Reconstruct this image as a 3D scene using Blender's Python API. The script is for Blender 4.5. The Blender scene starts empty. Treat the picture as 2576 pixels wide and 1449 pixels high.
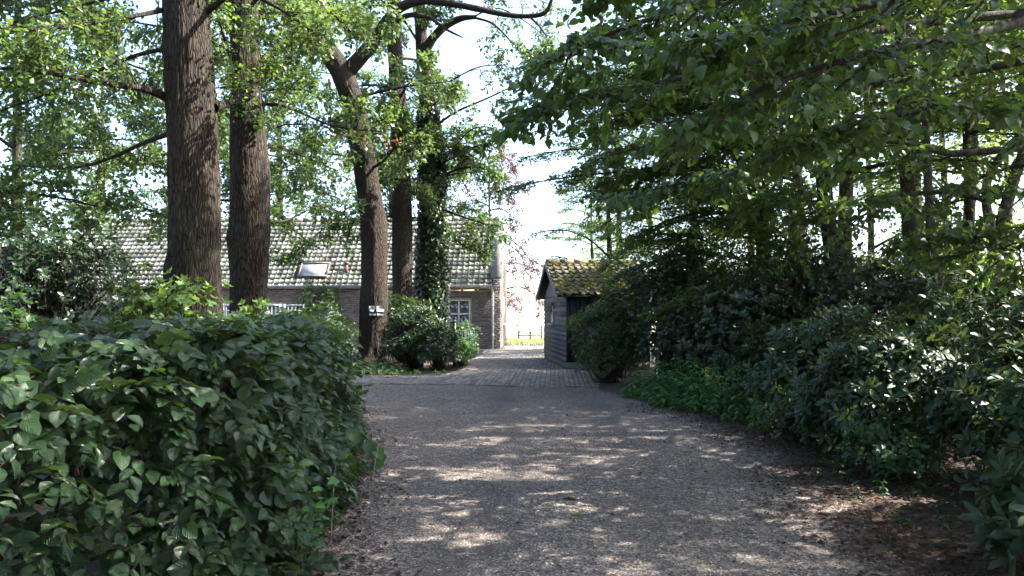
import bpy, math, random
import numpy as np
from mathutils import Matrix, Vector

R = math.radians
scene = bpy.context.scene
COL = scene.collection
random.seed(7)

# ------------------------------------------------------------------ camera
F_PX = 1945.0                      # focal length in pixels of a 2576 px wide frame
PITCH = math.atan(55.5 / F_PX)
CAM = np.array([0.0, 0.0, 1.6])
cam_d = bpy.data.cameras.new("camera")
cam_d.sensor_width = 36.0
cam_d.lens = 36.0 * F_PX / 2576.0
cam_d.clip_start = 0.05
cam_d.clip_end = 3000.0
cam_o = bpy.data.objects.new("camera", cam_d)
COL.objects.link(cam_o)
cam_o.location = CAM
cam_o.rotation_euler = (R(90) + PITCH, 0, 0)
scene.camera = cam_o

# ------------------------------------------------------------------ sky and sun
SUN_EL = R(47.0)
SUN_AZ = R(4.0)                    # measured from +X towards +Y (ahead of the camera)
world = bpy.data.worlds.new("World")
scene.world = world
world.use_nodes = True
wn, wl = world.node_tree.nodes, world.node_tree.links
sky = wn.new("ShaderNodeTexSky")
sky.sky_type = 'NISHITA'
sky.sun_disc = False
sky.sun_elevation = SUN_EL
sky.sun_rotation = R(90) - SUN_AZ
sky.air_density = 0.7
sky.dust_density = 2.0
sky.ozone_density = 0.6
wn["Background"].inputs[1].default_value = 0.15
wl.new(sky.outputs[0], wn["Background"].inputs[0])

sun_d = bpy.data.lights.new("sun", 'SUN')
sun_d.energy = 5.0
sun_d.angle = R(0.53)
sun_d.color = (1.0, 0.95, 0.86)
sun_o = bpy.data.objects.new("sun", sun_d)
COL.objects.link(sun_o)
sdir = Vector((math.cos(SUN_EL) * math.cos(SUN_AZ), math.cos(SUN_EL) * math.sin(SUN_AZ), math.sin(SUN_EL)))
sun_o.rotation_euler = sdir.to_track_quat('Z', 'Y').to_euler()
sun_o.location = (30, 0, 40)

vs = scene.view_settings
vs.view_transform = 'Standard'
vs.look = 'None'
vs.gamma = 1.0
vs.use_curve_mapping = False
vs.exposure = 2.62
scene.cycles.max_bounces = 6
scene.cycles.diffuse_bounces = 3
scene.cycles.transmission_bounces = 5
scene.cycles.use_adaptive_sampling = True
scene.cycles.adaptive_threshold = 0.03
scene.cycles.glossy_bounces = 3
scene.cycles.transparent_max_bounces = 6
scene.cycles.sample_clamp_indirect = 6.0
scene.cycles.debug_use_spatial_splits = True
scene.cycles.use_denoising = True
try:
    scene.cycles.denoiser = 'OPENIMAGEDENOISE'
    scene.cycles.denoising_prefilter = 'ACCURATE'
except Exception:
    pass

# ------------------------------------------------------------------ helpers
def P(px, py, d):
    """point at depth d (metres along Y) seen at pixel (px, py) of the 2576 x 1449 frame; used to measure positions."""
    x = (px - 1288.0) / F_PX
    y = -(py - 724.5) / F_PX
    t = d / (math.cos(PITCH) - y * math.sin(PITCH))
    return np.array([t * x, d, 1.6 + t * (math.sin(PITCH) + y * math.cos(PITCH))])

def rng(seed):
    return np.random.default_rng(seed)

def nrm(v):
    return v / np.maximum(np.linalg.norm(v, axis=-1, keepdims=True), 1e-9)

def mesh_new(name, verts, faces, uvs=None, smooth=False):
    """verts (N,3), faces (M,k) uniform or a list of such arrays; uvs per loop."""
    if not isinstance(faces, list):
        faces = [faces]
    faces = [np.asarray(f, dtype=np.int32) for f in faces if len(f)]
    me = bpy.data.meshes.new(name)
    verts = np.ascontiguousarray(verts, dtype=np.float32)
    me.vertices.add(len(verts))
    me.vertices.foreach_set("co", verts.ravel())
    lv = np.concatenate([f.ravel() for f in faces])
    lt = np.concatenate([np.full(len(f), f.shape[1], dtype=np.int32) for f in faces])
    ls = np.concatenate([[0], np.cumsum(lt)[:-1]]).astype(np.int32)
    me.loops.add(len(lv))
    me.loops.foreach_set("vertex_index", lv)
    me.polygons.add(len(lt))
    me.polygons.foreach_set("loop_start", ls)
    if uvs is not None:
        u = me.uv_layers.new(name="UVMap")
        u.data.foreach_set("uv", np.ascontiguousarray(uvs, dtype=np.float32).ravel())
    me.update(calc_edges=True)
    if smooth:
        me.polygons.foreach_set("use_smooth", np.ones(len(lt), dtype=bool))
    return me

def ob(name, me, mat=None, parent=None, local=False):
    o = bpy.data.objects.new(name, me)
    COL.objects.link(o)
    if mat is not None and me is not None and hasattr(me, "materials") and len(me.materials) == 0:
        me.materials.append(mat)
    if parent is not None:
        o.parent = parent
        if not local:
            root = parent
            while root.parent is not None:
                root = root.parent
            if parent is root:
                o.matrix_parent_inverse = Matrix.Translation(-root.location)
    return o

def thing(name, label, cat, loc=(0, 0, 0), rotz=0.0, group=None):
    o = bpy.data.objects.new(name, None)
    COL.objects.link(o)
    o.empty_display_size = 0.2
    o.location = tuple(float(c) for c in loc)
    o.rotation_euler = (0, 0, rotz)
    tag(o, label, cat, group)
    return o

def tag(o, label=None, cat=None, group=None, kind=None):
    if label: o["label"] = label
    if cat: o["category"] = cat
    if group: o["group"] = group
    if kind: o["kind"] = kind
    return o

class Geo:
    """collects quads and tris into one mesh"""
    def __init__(self):
        self.v = []; self.q = []; self.t = []; self.n = 0
    def add(self, verts, quads=None, tris=None):
        verts = np.asarray(verts, dtype=float)
        if quads is not None and len(quads): self.q.append(np.asarray(quads) + self.n)
        if tris is not None and len(tris): self.t.append(np.asarray(tris) + self.n)
        self.v.append(verts); self.n += len(verts)
        return self
    def box(self, x0, x1, y0, y1, z0, z1):
        v = [(x0,y0,z0),(x1,y0,z0),(x1,y1,z0),(x0,y1,z0),(x0,y0,z1),(x1,y0,z1),(x1,y1,z1),(x0,y1,z1)]
        q = [(0,3,2,1),(4,5,6,7),(0,1,5,4),(1,2,6,5),(2,3,7,6),(3,0,4,7)]
        return self.add(v, q)
    def prism(self, poly, axis, a, b):
        """extrude a 2D polygon along an axis ('x': poly in y,z; 'y': poly in x,z; 'z': poly in x,y)"""
        n = len(poly)
        def mk(p, c):
            if axis == 'x': return (c, p[0], p[1])
            if axis == 'y': return (p[0], c, p[1])
            return (p[0], p[1], c)
        v = [mk(p, a) for p in poly] + [mk(p, b) for p in poly]
        q = [(i, (i+1) % n, n + (i+1) % n, n + i) for i in range(n)]
        t = [(0, i, i+1) for i in range(1, n-1)] + [(n, n+i+1, n+i) for i in range(1, n-1)]
        return self.add(v, q, t)
    def tube(self, pts, rad, sides=8, cap=True):
        v, q = tubes(np.asarray(pts, float)[None], np.asarray(rad, float)[None], sides)
        self.add(v, q)
        if cap:
            b = self.n - len(v)
            m = len(pts)
            last = [b + (m-1)*sides + k for k in range(sides)]
            first = [b + k for k in range(sides)]
            self.t.append(np.array([(last[0], last[k], last[k+1]) for k in range(1, sides-1)]))
            self.t.append(np.array([(first[0], first[k+1], first[k]) for k in range(1, sides-1)]))
        return self
    def mesh(self, name, smooth=False):
        fs = []
        if self.q: fs.append(np.concatenate(self.q))
        if self.t: fs.append(np.concatenate(self.t))
        return mesh_new(name, np.concatenate(self.v), fs, smooth=smooth)

def tubes(paths, rad, sides):
    """paths (N,n,3), rad (N,n) -> verts, quads"""
    N, n, _ = paths.shape
    tan = np.zeros_like(paths)
    tan[:, 1:-1] = paths[:, 2:] - paths[:, :-2]
    tan[:, 0] = paths[:, 1] - paths[:, 0]
    tan[:, -1] = paths[:, -1] - paths[:, -2]
    tan = nrm(tan)
    mean = nrm(paths[:, -1] - paths[:, 0])
    ref = np.where(np.abs(mean[:, 2:3]) > 0.8, np.array([[1.0, 0.05, 0]]), np.array([[0.03, 0, 1.0]]))[:, None, :]
    u = nrm(np.cross(tan, np.broadcast_to(ref, tan.shape)))
    w = np.cross(tan, u)
    a = np.linspace(0, 2*np.pi, sides, endpoint=False)
    ring = paths[:, :, None, :] + rad[:, :, None, None] * (np.cos(a)[None, None, :, None] * u[:, :, None, :] + np.sin(a)[None, None, :, None] * w[:, :, None, :])
    verts = ring.reshape(-1, 3)
    base = (np.arange(N) * n * sides)[:, None, None]
    i = (np.arange(n-1) * sides)[None, :, None]
    k = np.arange(sides)[None, None, :]
    k2 = (k + 1) % sides
    q = np.stack(np.broadcast_arrays(base+i+k, base+i+k2, base+i+sides+k2, base+i+sides+k), -1).reshape(-1, 4)
    return verts, q

def catmull(pts, m):
    pts = np.asarray(pts, float)
    n = len(pts)
    ext = np.vstack([2*pts[0]-pts[1], pts, 2*pts[-1]-pts[-2]])
    t = np.linspace(0, n-1-1e-6, m)
    i = t.astype(int); f = (t - i)[:, None]
    p0, p1, p2, p3 = ext[i], ext[i+1], ext[i+2], ext[i+3]
    return 0.5*((2*p1)+(-p0+p2)*f+(2*p0-5*p1+4*p2-p3)*f**2+(-p0+3*p1-3*p2+p3)*f**3)

def vnoise(p, seed=0):
    """value noise, p (N,3) -> [-1,1]"""
    p = np.asarray(p, float)
    i = np.floor(p).astype(np.int64); f = p - i
    f = f*f*(3-2*f)
    def h(ix, iy, iz):
        n = (ix*374761393 + iy*668265263 + iz*2147483647 + seed*974711) & 0xffffffff
        n = ((n ^ (n >> 13)) * 1274126177) & 0xffffffff
        n = n ^ (n >> 16)
        return (n & 0xffff) / 32767.5 - 1
    x, y, z = i[:, 0], i[:, 1], i[:, 2]
    r = 0
    for dx in (0, 1):
        for dy in (0, 1):
            for dz in (0, 1):
                wgt = (f[:, 0] if dx else 1-f[:, 0])*(f[:, 1] if dy else 1-f[:, 1])*(f[:, 2] if dz else 1-f[:, 2])
                r = r + wgt*h(x+dx, y+dy, z+dz)
    return r

# ------------------------------------------------------------------ materials
def mat_new(name):
    m = bpy.data.materials.new(name)
    m.use_nodes = True
    nt = m.node_tree
    b = nt.nodes["Principled BSDF"]
    return m, nt, b

def nd(nt, typ, **kw):
    n = nt.nodes.new(typ)
    for k, v in kw.items():
        setattr(n, k, v)
    return n

def lk(nt, a, b):
    nt.links.new(a, b)

def ramp(nt, fac, stops, interp='LINEAR'):
    r = nd(nt, "ShaderNodeValToRGB")
    r.color_ramp.interpolation = interp
    e = r.color_ramp.elements
    while len(e) > 1: e.remove(e[-1])
    e[0].position = stops[0][0]; e[0].color = (*stops[0][1], 1)
    for p, c in stops[1:]:
        x = e.new(p); x.color = (*c, 1)
    lk(nt, fac, r.inputs[0])
    return r.outputs[0]

def noise(nt, scale, detail=4, rough=0.6, vec=None, dist=0.0):
    n = nd(nt, "ShaderNodeTexNoise")
    n.inputs["Scale"].default_value = scale
    n.inputs["Detail"].default_value = detail
    n.inputs["Roughness"].default_value = rough
    n.inputs["Distortion"].default_value = dist
    if vec is not None: lk(nt, vec, n.inputs["Vector"])
    return n.outputs[0]

def coords(nt, kind="Object", scale=(1, 1, 1)):
    c = nd(nt, "ShaderNodeTexCoord")
    mp = nd(nt, "ShaderNodeMapping")
    mp.inputs["Scale"].default_value = scale
    lk(nt, c.outputs[kind], mp.inputs[0])
    return mp.outputs[0]

def world_coords(nt, scale=(1, 1, 1)):
    c = nd(nt, "ShaderNodeNewGeometry")
    mp = nd(nt, "ShaderNodeMapping")
    mp.inputs["Scale"].default_value = scale
    lk(nt, c.outputs["Position"], mp.inputs[0])
    return mp.outputs[0]

def mathn(nt, op, a, b=None, clamp=False):
    n = nd(nt, "ShaderNodeMath", operation=op, use_clamp=clamp)
    for i, x in enumerate((a, b)):
        if x is None: continue
        if isinstance(x, (int, float)): n.inputs[i].default_value = x
        else: lk(nt, x, n.inputs[i])
    return n.outputs[0]

def mixc(nt, fac, a, b, blend='MIX'):
    n = nd(nt, "ShaderNodeMix", data_type='RGBA', blend_type=blend)
    for s, x in ((n.inputs[0], fac), (n.inputs[6], a), (n.inputs[7], b)):
        if isinstance(x, (int, float)): s.default_value = x
        elif isinstance(x, tuple): s.default_value = (*x, 1)
        else: lk(nt, x, s)
    return n.outputs[2]

def bump(nt, b, height, strength=0.5, dist=0.02):
    n = nd(nt, "ShaderNodeBump")
    n.inputs["Strength"].default_value = strength
    n.inputs["Distance"].default_value = dist
    lk(nt, height, n.inputs["Height"])
    lk(nt, n.outputs[0], b.inputs["Normal"])

def island(nt):
    g = nd(nt, "ShaderNodeNewGeometry")
    o = nd(nt, "ShaderNodeObjectInfo")
    s = mathn(nt, 'ADD', g.outputs["Random Per Island"], o.outputs["Random"])
    return mathn(nt, 'FRACT', s)

def plain(name, stops, scale=8.0, rough=0.7, bmp=0.2, bdist=0.01, coord="Object", cscale=(1, 1, 1), isl=0.0, spec=0.4, metal=0.0, detail=5):
    """noise-mottled surface, optionally with per-piece variation"""
    m, nt, b = mat_new(name)
    v = world_coords(nt, cscale) if coord == "World" else coords(nt, coord, cscale)
    f = noise(nt, scale, detail, 0.6, v)
    f2 = f
    if isl:
        f2 = mathn(nt, 'ADD', mathn(nt, 'MULTIPLY', f, 1-isl), mathn(nt, 'MULTIPLY', island(nt), isl))
    c = ramp(nt, f2, stops)
    lk(nt, c, b.inputs["Base Color"])
    b.inputs["Roughness"].default_value = rough
    b.inputs["Specular IOR Level"].default_value = spec
    b.inputs["Metallic"].default_value = metal
    if bmp: bump(nt, b, noise(nt, scale*3, 6, 0.65, v), bmp, bdist)
    return m

def leaf_mat(name, dark, light, trans, tmix=0.4, rough=0.45, spec=0.45, veins=0.0, vein_n=9.0, brown=0.0):
    m, nt, b = mat_new(name)
    r = island(nt)
    c = ramp(nt, r, [(0.0, dark), (0.55, tuple((a+d)/2 for a, d in zip(dark, light))), (0.93, light), (1.0, tuple(min(1, l*1.5) for l in light))])
    if brown:
        c = mixc(nt, ramp(nt, mathn(nt, 'FRACT', mathn(nt, 'MULTIPLY', r, 17.31)), [(1-brown, (0, 0, 0)), (1-brown+0.01, (1, 1, 1))]), c, (0.10, 0.065, 0.02))
    if veins:
        uv = nd(nt, "ShaderNodeUVMap")
        s = nd(nt, "ShaderNodeSeparateXYZ"); lk(nt, uv.outputs[0], s.inputs[0])
        across = mathn(nt, 'ABSOLUTE', mathn(nt, 'SUBTRACT', s.outputs[1], 0.5))
        ph = mathn(nt, 'SUBTRACT', s.outputs[0], mathn(nt, 'MULTIPLY', across, 0.75))
        w = mathn(nt, 'SINE', mathn(nt, 'MULTIPLY', ph, vein_n*2*math.pi))
        mid = mathn(nt, 'LESS_THAN', across, 0.03)
        vv = mathn(nt, 'MAXIMUM', mathn(nt, 'POWER', mathn(nt, 'MAXIMUM', w, 0.0), 3.0), mid)
        c = mixc(nt, mathn(nt, 'MULTIPLY', vv, 0.35*veins), c, tuple(min(1, x*1.9) for x in light))
        bump(nt, b, w, 0.55*veins, 0.004)
    lk(nt, c, b.inputs["Base Color"])
    b.inputs["Roughness"].default_value = rough
    b.inputs["Specular IOR Level"].default_value = spec
    t = nd(nt, "ShaderNodeBsdfTranslucent")
    tc = mixc(nt, 0.35, trans, c)
    hs = nd(nt, "ShaderNodeHueSaturation")
    hs.inputs["Hue"].default_value = 0.5
    lk(nt, mathn(nt, 'ADD', mathn(nt, 'MULTIPLY', r, 0.7), 0.65), hs.inputs["Value"])
    lk(nt, tc, hs.inputs["Color"])
    lk(nt, hs.outputs[0], t.inputs[0])
    mx = nd(nt, "ShaderNodeMixShader")
    mx.inputs[0].default_value = tmix
    lk(nt, b.outputs[0], mx.inputs[1]); lk(nt, t.outputs[0], mx.inputs[2])
    out = nt.nodes["Material Output"]
    lk(nt, mx.outputs[0], out.inputs[0])
    return m

def bark_mat(name, dark, light, sx=26.0, sz=4.0, bstr=1.0, bdist=0.03, green=0.0):
    m, nt, b = mat_new(name)
    v = world_coords(nt, (sx, sx, sz))
    warp = noise(nt, 1.1, 3, 0.5, world_coords(nt, (3, 3, 1.2)))
    vm = nd(nt, "ShaderNodeVectorMath", operation='MULTIPLY_ADD')
    cmb = nd(nt, "ShaderNodeCombineXYZ")
    for i in range(3): lk(nt, warp, cmb.inputs[i])
    lk(nt, cmb.outputs[0], vm.inputs[0]); vm.inputs[1].default_value = (3.0, 3.0, 2.0)
    lk(nt, v, vm.inputs[2])
    vo = nd(nt, "ShaderNodeTexVoronoi", feature='DISTANCE_TO_EDGE')
    vo.inputs["Scale"].default_value = 1.0
    lk(nt, vm.outputs[0], vo.inputs["Vector"])
    n1 = noise(nt, 1.4, 5, 0.65, v)
    h = mathn(nt, 'MULTIPLY', ramp(nt, vo.outputs[0], [(0.0, (0, 0, 0)), (0.16, (0.6, 0.6, 0.6)), (0.5, (1, 1, 1))]), mathn(nt, 'ADD', n1, 0.25))
    c = ramp(nt, h, [(0.0, tuple(x*0.55 for x in dark)), (0.22, dark), (0.8, light)])
    big = noise(nt, 1.3, 3, 0.5, world_coords(nt, (1, 1, 0.6)))
    c = mixc(nt, mathn(nt, 'MULTIPLY', big, 0.5), c, tuple(x*0.6 for x in dark))
    if green:
        gmask = ramp(nt, noise(nt, 2.2, 5, 0.7, world_coords(nt)), [(0.5, (0, 0, 0)), (0.72, (green, green, green))])
        c = mixc(nt, gmask, c, (0.05, 0.075, 0.025))
    lk(nt, c, b.inputs["Base Color"])
    b.inputs["Roughness"].default_value = 0.9
    b.inputs["Specular IOR Level"].default_value = 0.2
    bump(nt, b, h, bstr, bdist)
    return m

OAK_BARK = bark_mat("oak_bark", (0.026, 0.0195, 0.0155), (0.088, 0.067, 0.053), 32, 4.4, 1.0, 0.03, 0.25)
WOOD_BARK = bark_mat("smooth_bark", (0.030, 0.025, 0.019), (0.080, 0.066, 0.050), 14, 5, 0.6, 0.012, 0.7)
TWIG_BARK = plain("twig_bark", [(0.3, (0.025, 0.019, 0.014)), (0.75, (0.07, 0.055, 0.04))], 9, 0.9, 0.0, coord="World", spec=0.2)
BIRCH_BARK = bark_mat("pale_bark", (0.07, 0.06, 0.05), (0.22, 0.19, 0.15), 10, 5, 0.5, 0.01, 0.4)

OAK_LEAF = leaf_mat("oak_leaf", (0.026, 0.058, 0.019), (0.058, 0.105, 0.030), (0.21, 0.31, 0.045), 0.40, 0.40)
OAK_LEAF_B = leaf_mat("oak_leaf_far", (0.028, 0.062, 0.024), (0.062, 0.105, 0.036), (0.19, 0.285, 0.055), 0.38, 0.42)
BEECH_LEAF = leaf_mat("beech_leaf", (0.032, 0.080, 0.020), (0.068, 0.130, 0.030), (0.23, 0.37, 0.045), 0.42, 0.4)
LIME_LEAF = leaf_mat("lime_leaf", (0.020, 0.052, 0.016), (0.042, 0.088, 0.024), (0.19, 0.31, 0.035), 0.38, 0.38, veins=0.35, vein_n=6)
WOOD_LEAF = leaf_mat("woodland_leaf", (0.04, 0.085, 0.018), (0.085, 0.15, 0.03), (0.28, 0.40, 0.05), 0.45, 0.45)
HEDGE_LEAF = leaf_mat("hornbeam_leaf", (0.013, 0.037, 0.016), (0.040, 0.080, 0.028), (0.16, 0.27, 0.03), 0.22, 0.30, 0.6, veins=1.0, vein_n=9, brown=0.005)
RHODO_LEAF = leaf_mat("rhododendron_leaf", (0.012, 0.032, 0.012), (0.028, 0.062, 0.020), (0.14, 0.20, 0.03), 0.16, 0.38, 0.40, veins=0.15, vein_n=8)
NETTLE_LEAF = leaf_mat("nettle_leaf", (0.045, 0.13, 0.03), (0.085, 0.20, 0.05), (0.16, 0.34, 0.05), 0.35, 0.55, veins=0.4, vein_n=6)
SHRUB_LEAF = leaf_mat("shrub_leaf", (0.022, 0.055, 0.019), (0.044, 0.092, 0.028), (0.15, 0.25, 0.04), 0.32, 0.42)
IVY_LEAF = leaf_mat("ivy_leaf", (0.014, 0.036, 0.012), (0.034, 0.07, 0.02), (0.10, 0.16, 0.03), 0.15, 0.32, 0.55)
HOLLY_LEAF = leaf_mat("holly_leaf", (0.011, 0.026, 0.012), (0.026, 0.050, 0.020), (0.10, 0.16, 0.03), 0.2, 0.35, 0.5)
MAPLE_LEAF = leaf_mat("maple_leaf", (0.035, 0.08, 0.02), (0.08, 0.14, 0.03), (0.24, 0.36, 0.05), 0.4, 0.45)
COPPER_LEAF = leaf_mat("copper_beech_leaf", (0.026, 0.012, 0.013), (0.06, 0.024, 0.022), (0.15, 0.045, 0.045), 0.35, 0.4)
DEAD_LEAF = leaf_mat("dead_leaf", (0.028, 0.016, 0.011), (0.095, 0.056, 0.038), (0.22, 0.10, 0.05), 0.15, 0.7, 0.25)
DRY_LEAF = leaf_mat("withered_oak_leaf", (0.22, 0.075, 0.025), (0.36, 0.14, 0.05), (0.5, 0.2, 0.07), 0.3, 0.6)
GRASS = leaf_mat("grass_blade", (0.09, 0.13, 0.035), (0.24, 0.26, 0.10), (0.25, 0.36, 0.06), 0.35, 0.6)
STRAW = leaf_mat("straw", (0.26, 0.20, 0.10), (0.38, 0.31, 0.17), (0.35, 0.28, 0.14), 0.2, 0.7)

# ------------------------------------------------------------------ leaf shapes
def leaf_shape(stations, widths, fold=0.18, curl=0.12, wav=0.0):
    """a leaf of unit length along +x, upper side +z. stations exclude base and tip"""
    V = [(0, 0, 0)]; UV = [(0, 0.5)]
    n = len(stations)
    for i, (s, w) in enumerate(zip(stations, widths)):
        zc = -curl * (s - 0.3) ** 2 * 1.6
        e = wav * (1 if i % 2 else -1)
        V += [(s + 0.03, w, zc + fold * w + e), (s, 0, zc), (s + 0.03, -w, zc + fold * w - e)]
        UV += [(s, 1.0), (s, 0.5), (s, 0.0)]
    V.append((1, 0, -curl * 0.49 * 1.6)); UV.append((1, 0.5))
    T = [(0, 2, 1), (0, 3, 2)]
    for i in range(n - 1):
        a = 1 + 3 * i; b = a + 3
        T += [(a, a+1, b+1), (a, b+1, b), (a+1, a+2, b+2), (a+1, b+2, b+1)]
    a = 1 + 3 * (n - 1); t = len(V) - 1
    T += [(a, a+1, t), (a+1, a+2, t)]
    return np.array(V, float), np.array(T), np.array(UV, float)

L_RHOMB = (np.array([(0, 0, 0), (0.5, 0.30, 0.06), (1, 0, -0.05), (0.5, -0.30, 0.06)]), np.array([(0, 2, 1), (0, 3, 2)]), np.array([(0, .5), (.5, 1), (1, .5), (.5, 0)]))   # 2 triangles
L_STRAP = (np.array([(0, 0, 0), (0.6, 0.17, 0.05), (1, 0, -0.10), (0.6, -0.17, 0.05)]), np.array([(0, 2, 1), (0, 3, 2)]), np.array([(0, .5), (.5, 1), (1, .5), (.5, 0)]))
L_OVAL = leaf_shape([0.25, 0.65], [0.27, 0.26])                       # 8 triangles
L_BROAD = leaf_shape([0.15, 0.42, 0.75], [0.30, 0.40, 0.25], 0.22, 0.45)
L_HORN = leaf_shape([0.13, 0.42, 0.78], [0.27, 0.39, 0.25], 0.22, 0.30, 0.012)
L_RHODO = leaf_shape([0.35, 0.75], [0.155, 0.15], 0.25, 0.25)
L_LANCE = leaf_shape([0.3, 0.65], [0.2, 0.15], 0.2, 0.35)
L_OAK = leaf_shape([0.3, 0.7], [0.17, 0.29], 0.12, 0.15)
def star_leaf():
    V = [(0, 0, 0)]; UV = [(0, .5)]
    ang = [-115, -80, -60, -38, -18, 0, 18, 38, 60, 80, 115]
    rad = [0.45, 0.32, 0.62, 0.36, 0.45, 0.75, 0.45, 0.36, 0.62, 0.32, 0.45]
    for a, r in zip(ang, rad):
        V.append((0.25 + r*math.cos(R(a)), r*math.sin(R(a)), 0.05*r*r*(1 if abs(a) > 30 else -1)))
        UV.append((0.5, 0.5))
    T = [(0, i, i+1) for i in range(1, len(ang))]
    return np.array(V), np.array(T), np.array(UV)
L_STAR = star_leaf()

def frames(dirs, normals):
    x = nrm(dirs)
    z = nrm(normals - (normals*x).sum(-1, keepdims=True)*x)
    y = np.cross(z, x)
    return np.stack([x, y, z], -1)          # columns

def scatter(shape, pos, fr, scale):
    V, T, UV = shape
    N = len(pos)
    sc = np.asarray(scale, float)
    if sc.ndim == 1: sc = np.repeat(sc[:, None], 3, 1)
    vv = np.einsum('nij,nvj->nvi', fr, V[None]*sc[:, None, :]) + pos[:, None, :]
    ff = T[None] + (np.arange(N)*len(V))[:, None, None]
    uv = np.tile(UV[T.ravel()], (N, 1))
    return vv.reshape(-1, 3), ff.reshape(-1, 3), uv

def leaf_mesh(name, shape, pos, fr, scale, mat):
    v, f, uv = scatter(shape, pos, fr, scale)
    me = mesh_new(name, v, f, uv, smooth=True)
    me.materials.append(mat)
    return me

_leaf_data = {}
def leaf_objects(parent, shape, shape_key, pos, fr, scale, mat, name="leaf"):
    """each leaf an object of its own; alike leaves share one mesh"""
    key = (shape_key, mat.name)
    if key not in _leaf_data:
        V, T, UV = shape
        me = mesh_new("leaf", V, T, UV[T.ravel()], smooth=True)
        me.materials.append(mat)
        _leaf_data[key] = me
    me = _leaf_data[key]
    inv = Matrix.Translation(-parent.location)
    for p, f, s in zip(pos, fr, scale):
        o = bpy.data.objects.new(name, me)
        COL.objects.link(o)
        m = Matrix(((f[0][0]*s, f[0][1]*s, f[0][2]*s, p[0]), (f[1][0]*s, f[1][1]*s, f[1][2]*s, p[1]), (f[2][0]*s, f[2][1]*s, f[2][2]*s, p[2]), (0, 0, 0, 1)))
        o.parent = parent
        o.matrix_parent_inverse = inv
        o.matrix_basis = m

def in_frame(pos, margin=0.0):
    rel = pos - CAM
    x = rel[:, 0]/np.maximum(rel[:, 1], 0.1)*F_PX + 1288
    y = 780 - rel[:, 2]/np.maximum(rel[:, 1], 0.1)*F_PX
    return (rel[:, 1] > 0.3) & (x > -margin) & (x < 2576+margin) & (y > -margin) & (y < 1449+margin)

# ------------------------------------------------------------------ trees
def stem_mesh(name, path, rad, sides=24, rings=60, lump=0.08, seed=1, flare=True, ridges=0, burls=()):
    """a trunk or limb along a path with lumps"""
    pr = np.hstack([np.asarray(path, float), np.asarray(rad, float)[:, None]])
    c = catmull(pr, rings)
    pts, r = c[:, :3], np.maximum(c[:, 3], 0.004)
    if flare:
        z = pts[:, 2]
        r = r * (1 + 0.32*np.exp(-np.maximum(z, 0)/0.28))
    v, q = tubes(pts[None], r[None], sides)
    ctr = np.repeat(pts, sides, 0)
    rr = np.repeat(r, sides)
    out = nrm(v - ctr)
    a = np.tile(np.linspace(0, 2*np.pi, sides, endpoint=False), rings)
    n = vnoise(v*np.array([2.4, 2.4, 1.3])/max(r.max(), 0.1)*0.35, seed) * lump
    n += vnoise(v*np.array([7, 7, 3.0]), seed+5) * lump*0.35
    if flare:
        n += 0.12*np.cos(a*5+seed)*np.exp(-np.maximum(v[:, 2], 0)/0.22)
    if ridges:
        w = vnoise(np.stack([np.cos(a)*2.5, np.sin(a)*2.5, v[:, 2]*1.1], -1), seed+9)
        ph = a*ridges/(2*np.pi) + w*1.2
        w2 = vnoise(np.stack([np.cos(a)*9, np.sin(a)*9, v[:, 2]*5], -1), seed+11)
        n += (np.abs((ph % 1)*2-1)-0.5)*0.055*(0.7+0.6*w2) + w2*0.025
    v = v + out*(n*rr)[:, None]
    for (bp, br_, am) in burls:
        dd_ = np.linalg.norm(v-np.asarray(bp), axis=1)
        v = v + out*(am*np.exp(-(dd_/br_)**2)*(1+0.5*vnoise(v*14, 3)))[:, None]
    return mesh_new(name, v, q, smooth=True), pts, r

def limb_path(p0, az, el, L, n, droop, wob, g):
    pts = [np.array(p0, float)]
    st = L/n
    for i in range(n):
        d = np.array([math.cos(el)*math.cos(az), math.cos(el)*math.sin(az), math.sin(el)])
        pts.append(pts[-1] + d*st)
        el -= droop/n + g.normal()*wob*0.5
        az += g.normal()*wob
    return np.array(pts)

def side_shoots(paths, k, length, t0, g, spread=(35, 65), vert=0.25, planar=True, sag=0.1, n=4, taper=0.6):
    """paths (B,m,3) -> shoots (B*k, n+1, 3)"""
    B, m, _ = paths.shape
    t = t0 + (1-t0)*(np.arange(k)[None] + g.random((B, k)))/k
    t = np.clip(t, 0, 0.999)
    x = t*(m-1); i = x.astype(int); f = (x-i)[..., None]
    b = np.arange(B)[:, None]
    p0 = paths[b, i]*(1-f) + paths[b, i+1]*f
    tan = nrm(paths[b, i+1]-paths[b, i])
    up = np.array([0, 0, 1.0])
    side = np.cross(tan, up)
    sm = np.linalg.norm(side, axis=-1, keepdims=True)
    side = np.where(sm < 0.2, nrm(g.normal(size=side.shape)), side/np.maximum(sm, 1e-6))
    sgn = np.where((np.arange(k)[None] + g.integers(0, 2, (B, 1))) % 2 == 0, 1.0, -1.0)[..., None]
    if not planar:
        a = g.random((B, k, 1))*2*np.pi
        bi = np.cross(side, tan)
        side = np.cos(a)*side + np.sin(a)*bi
        sgn = np.ones_like(sgn)
    ang = np.radians(g.uniform(*spread, (B, k, 1)))
    d = nrm(np.cos(ang)*tan + np.sin(ang)*sgn*side + up*g.normal(size=(B, k, 1))*vert)
    L = length*(1-taper*t[..., None])*g.uniform(0.65, 1.25, (B, k, 1))
    s = np.linspace(0, 1, n+1)[None, None, :, None]
    pts = p0[:, :, None, :] + d[:, :, None, :]*L[:, :, None, :]*s
    pts = pts + np.array([0, 0, -1.0])*sag*(L[:, :, None, :])*s**2
    wob = np.cumsum(g.normal(size=pts.shape)*0.04, axis=2)*L[:, :, None, :]
    wob[:, :, 0] = 0
    pts = pts + wob
    return pts.reshape(B*k, n+1, 3)

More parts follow.
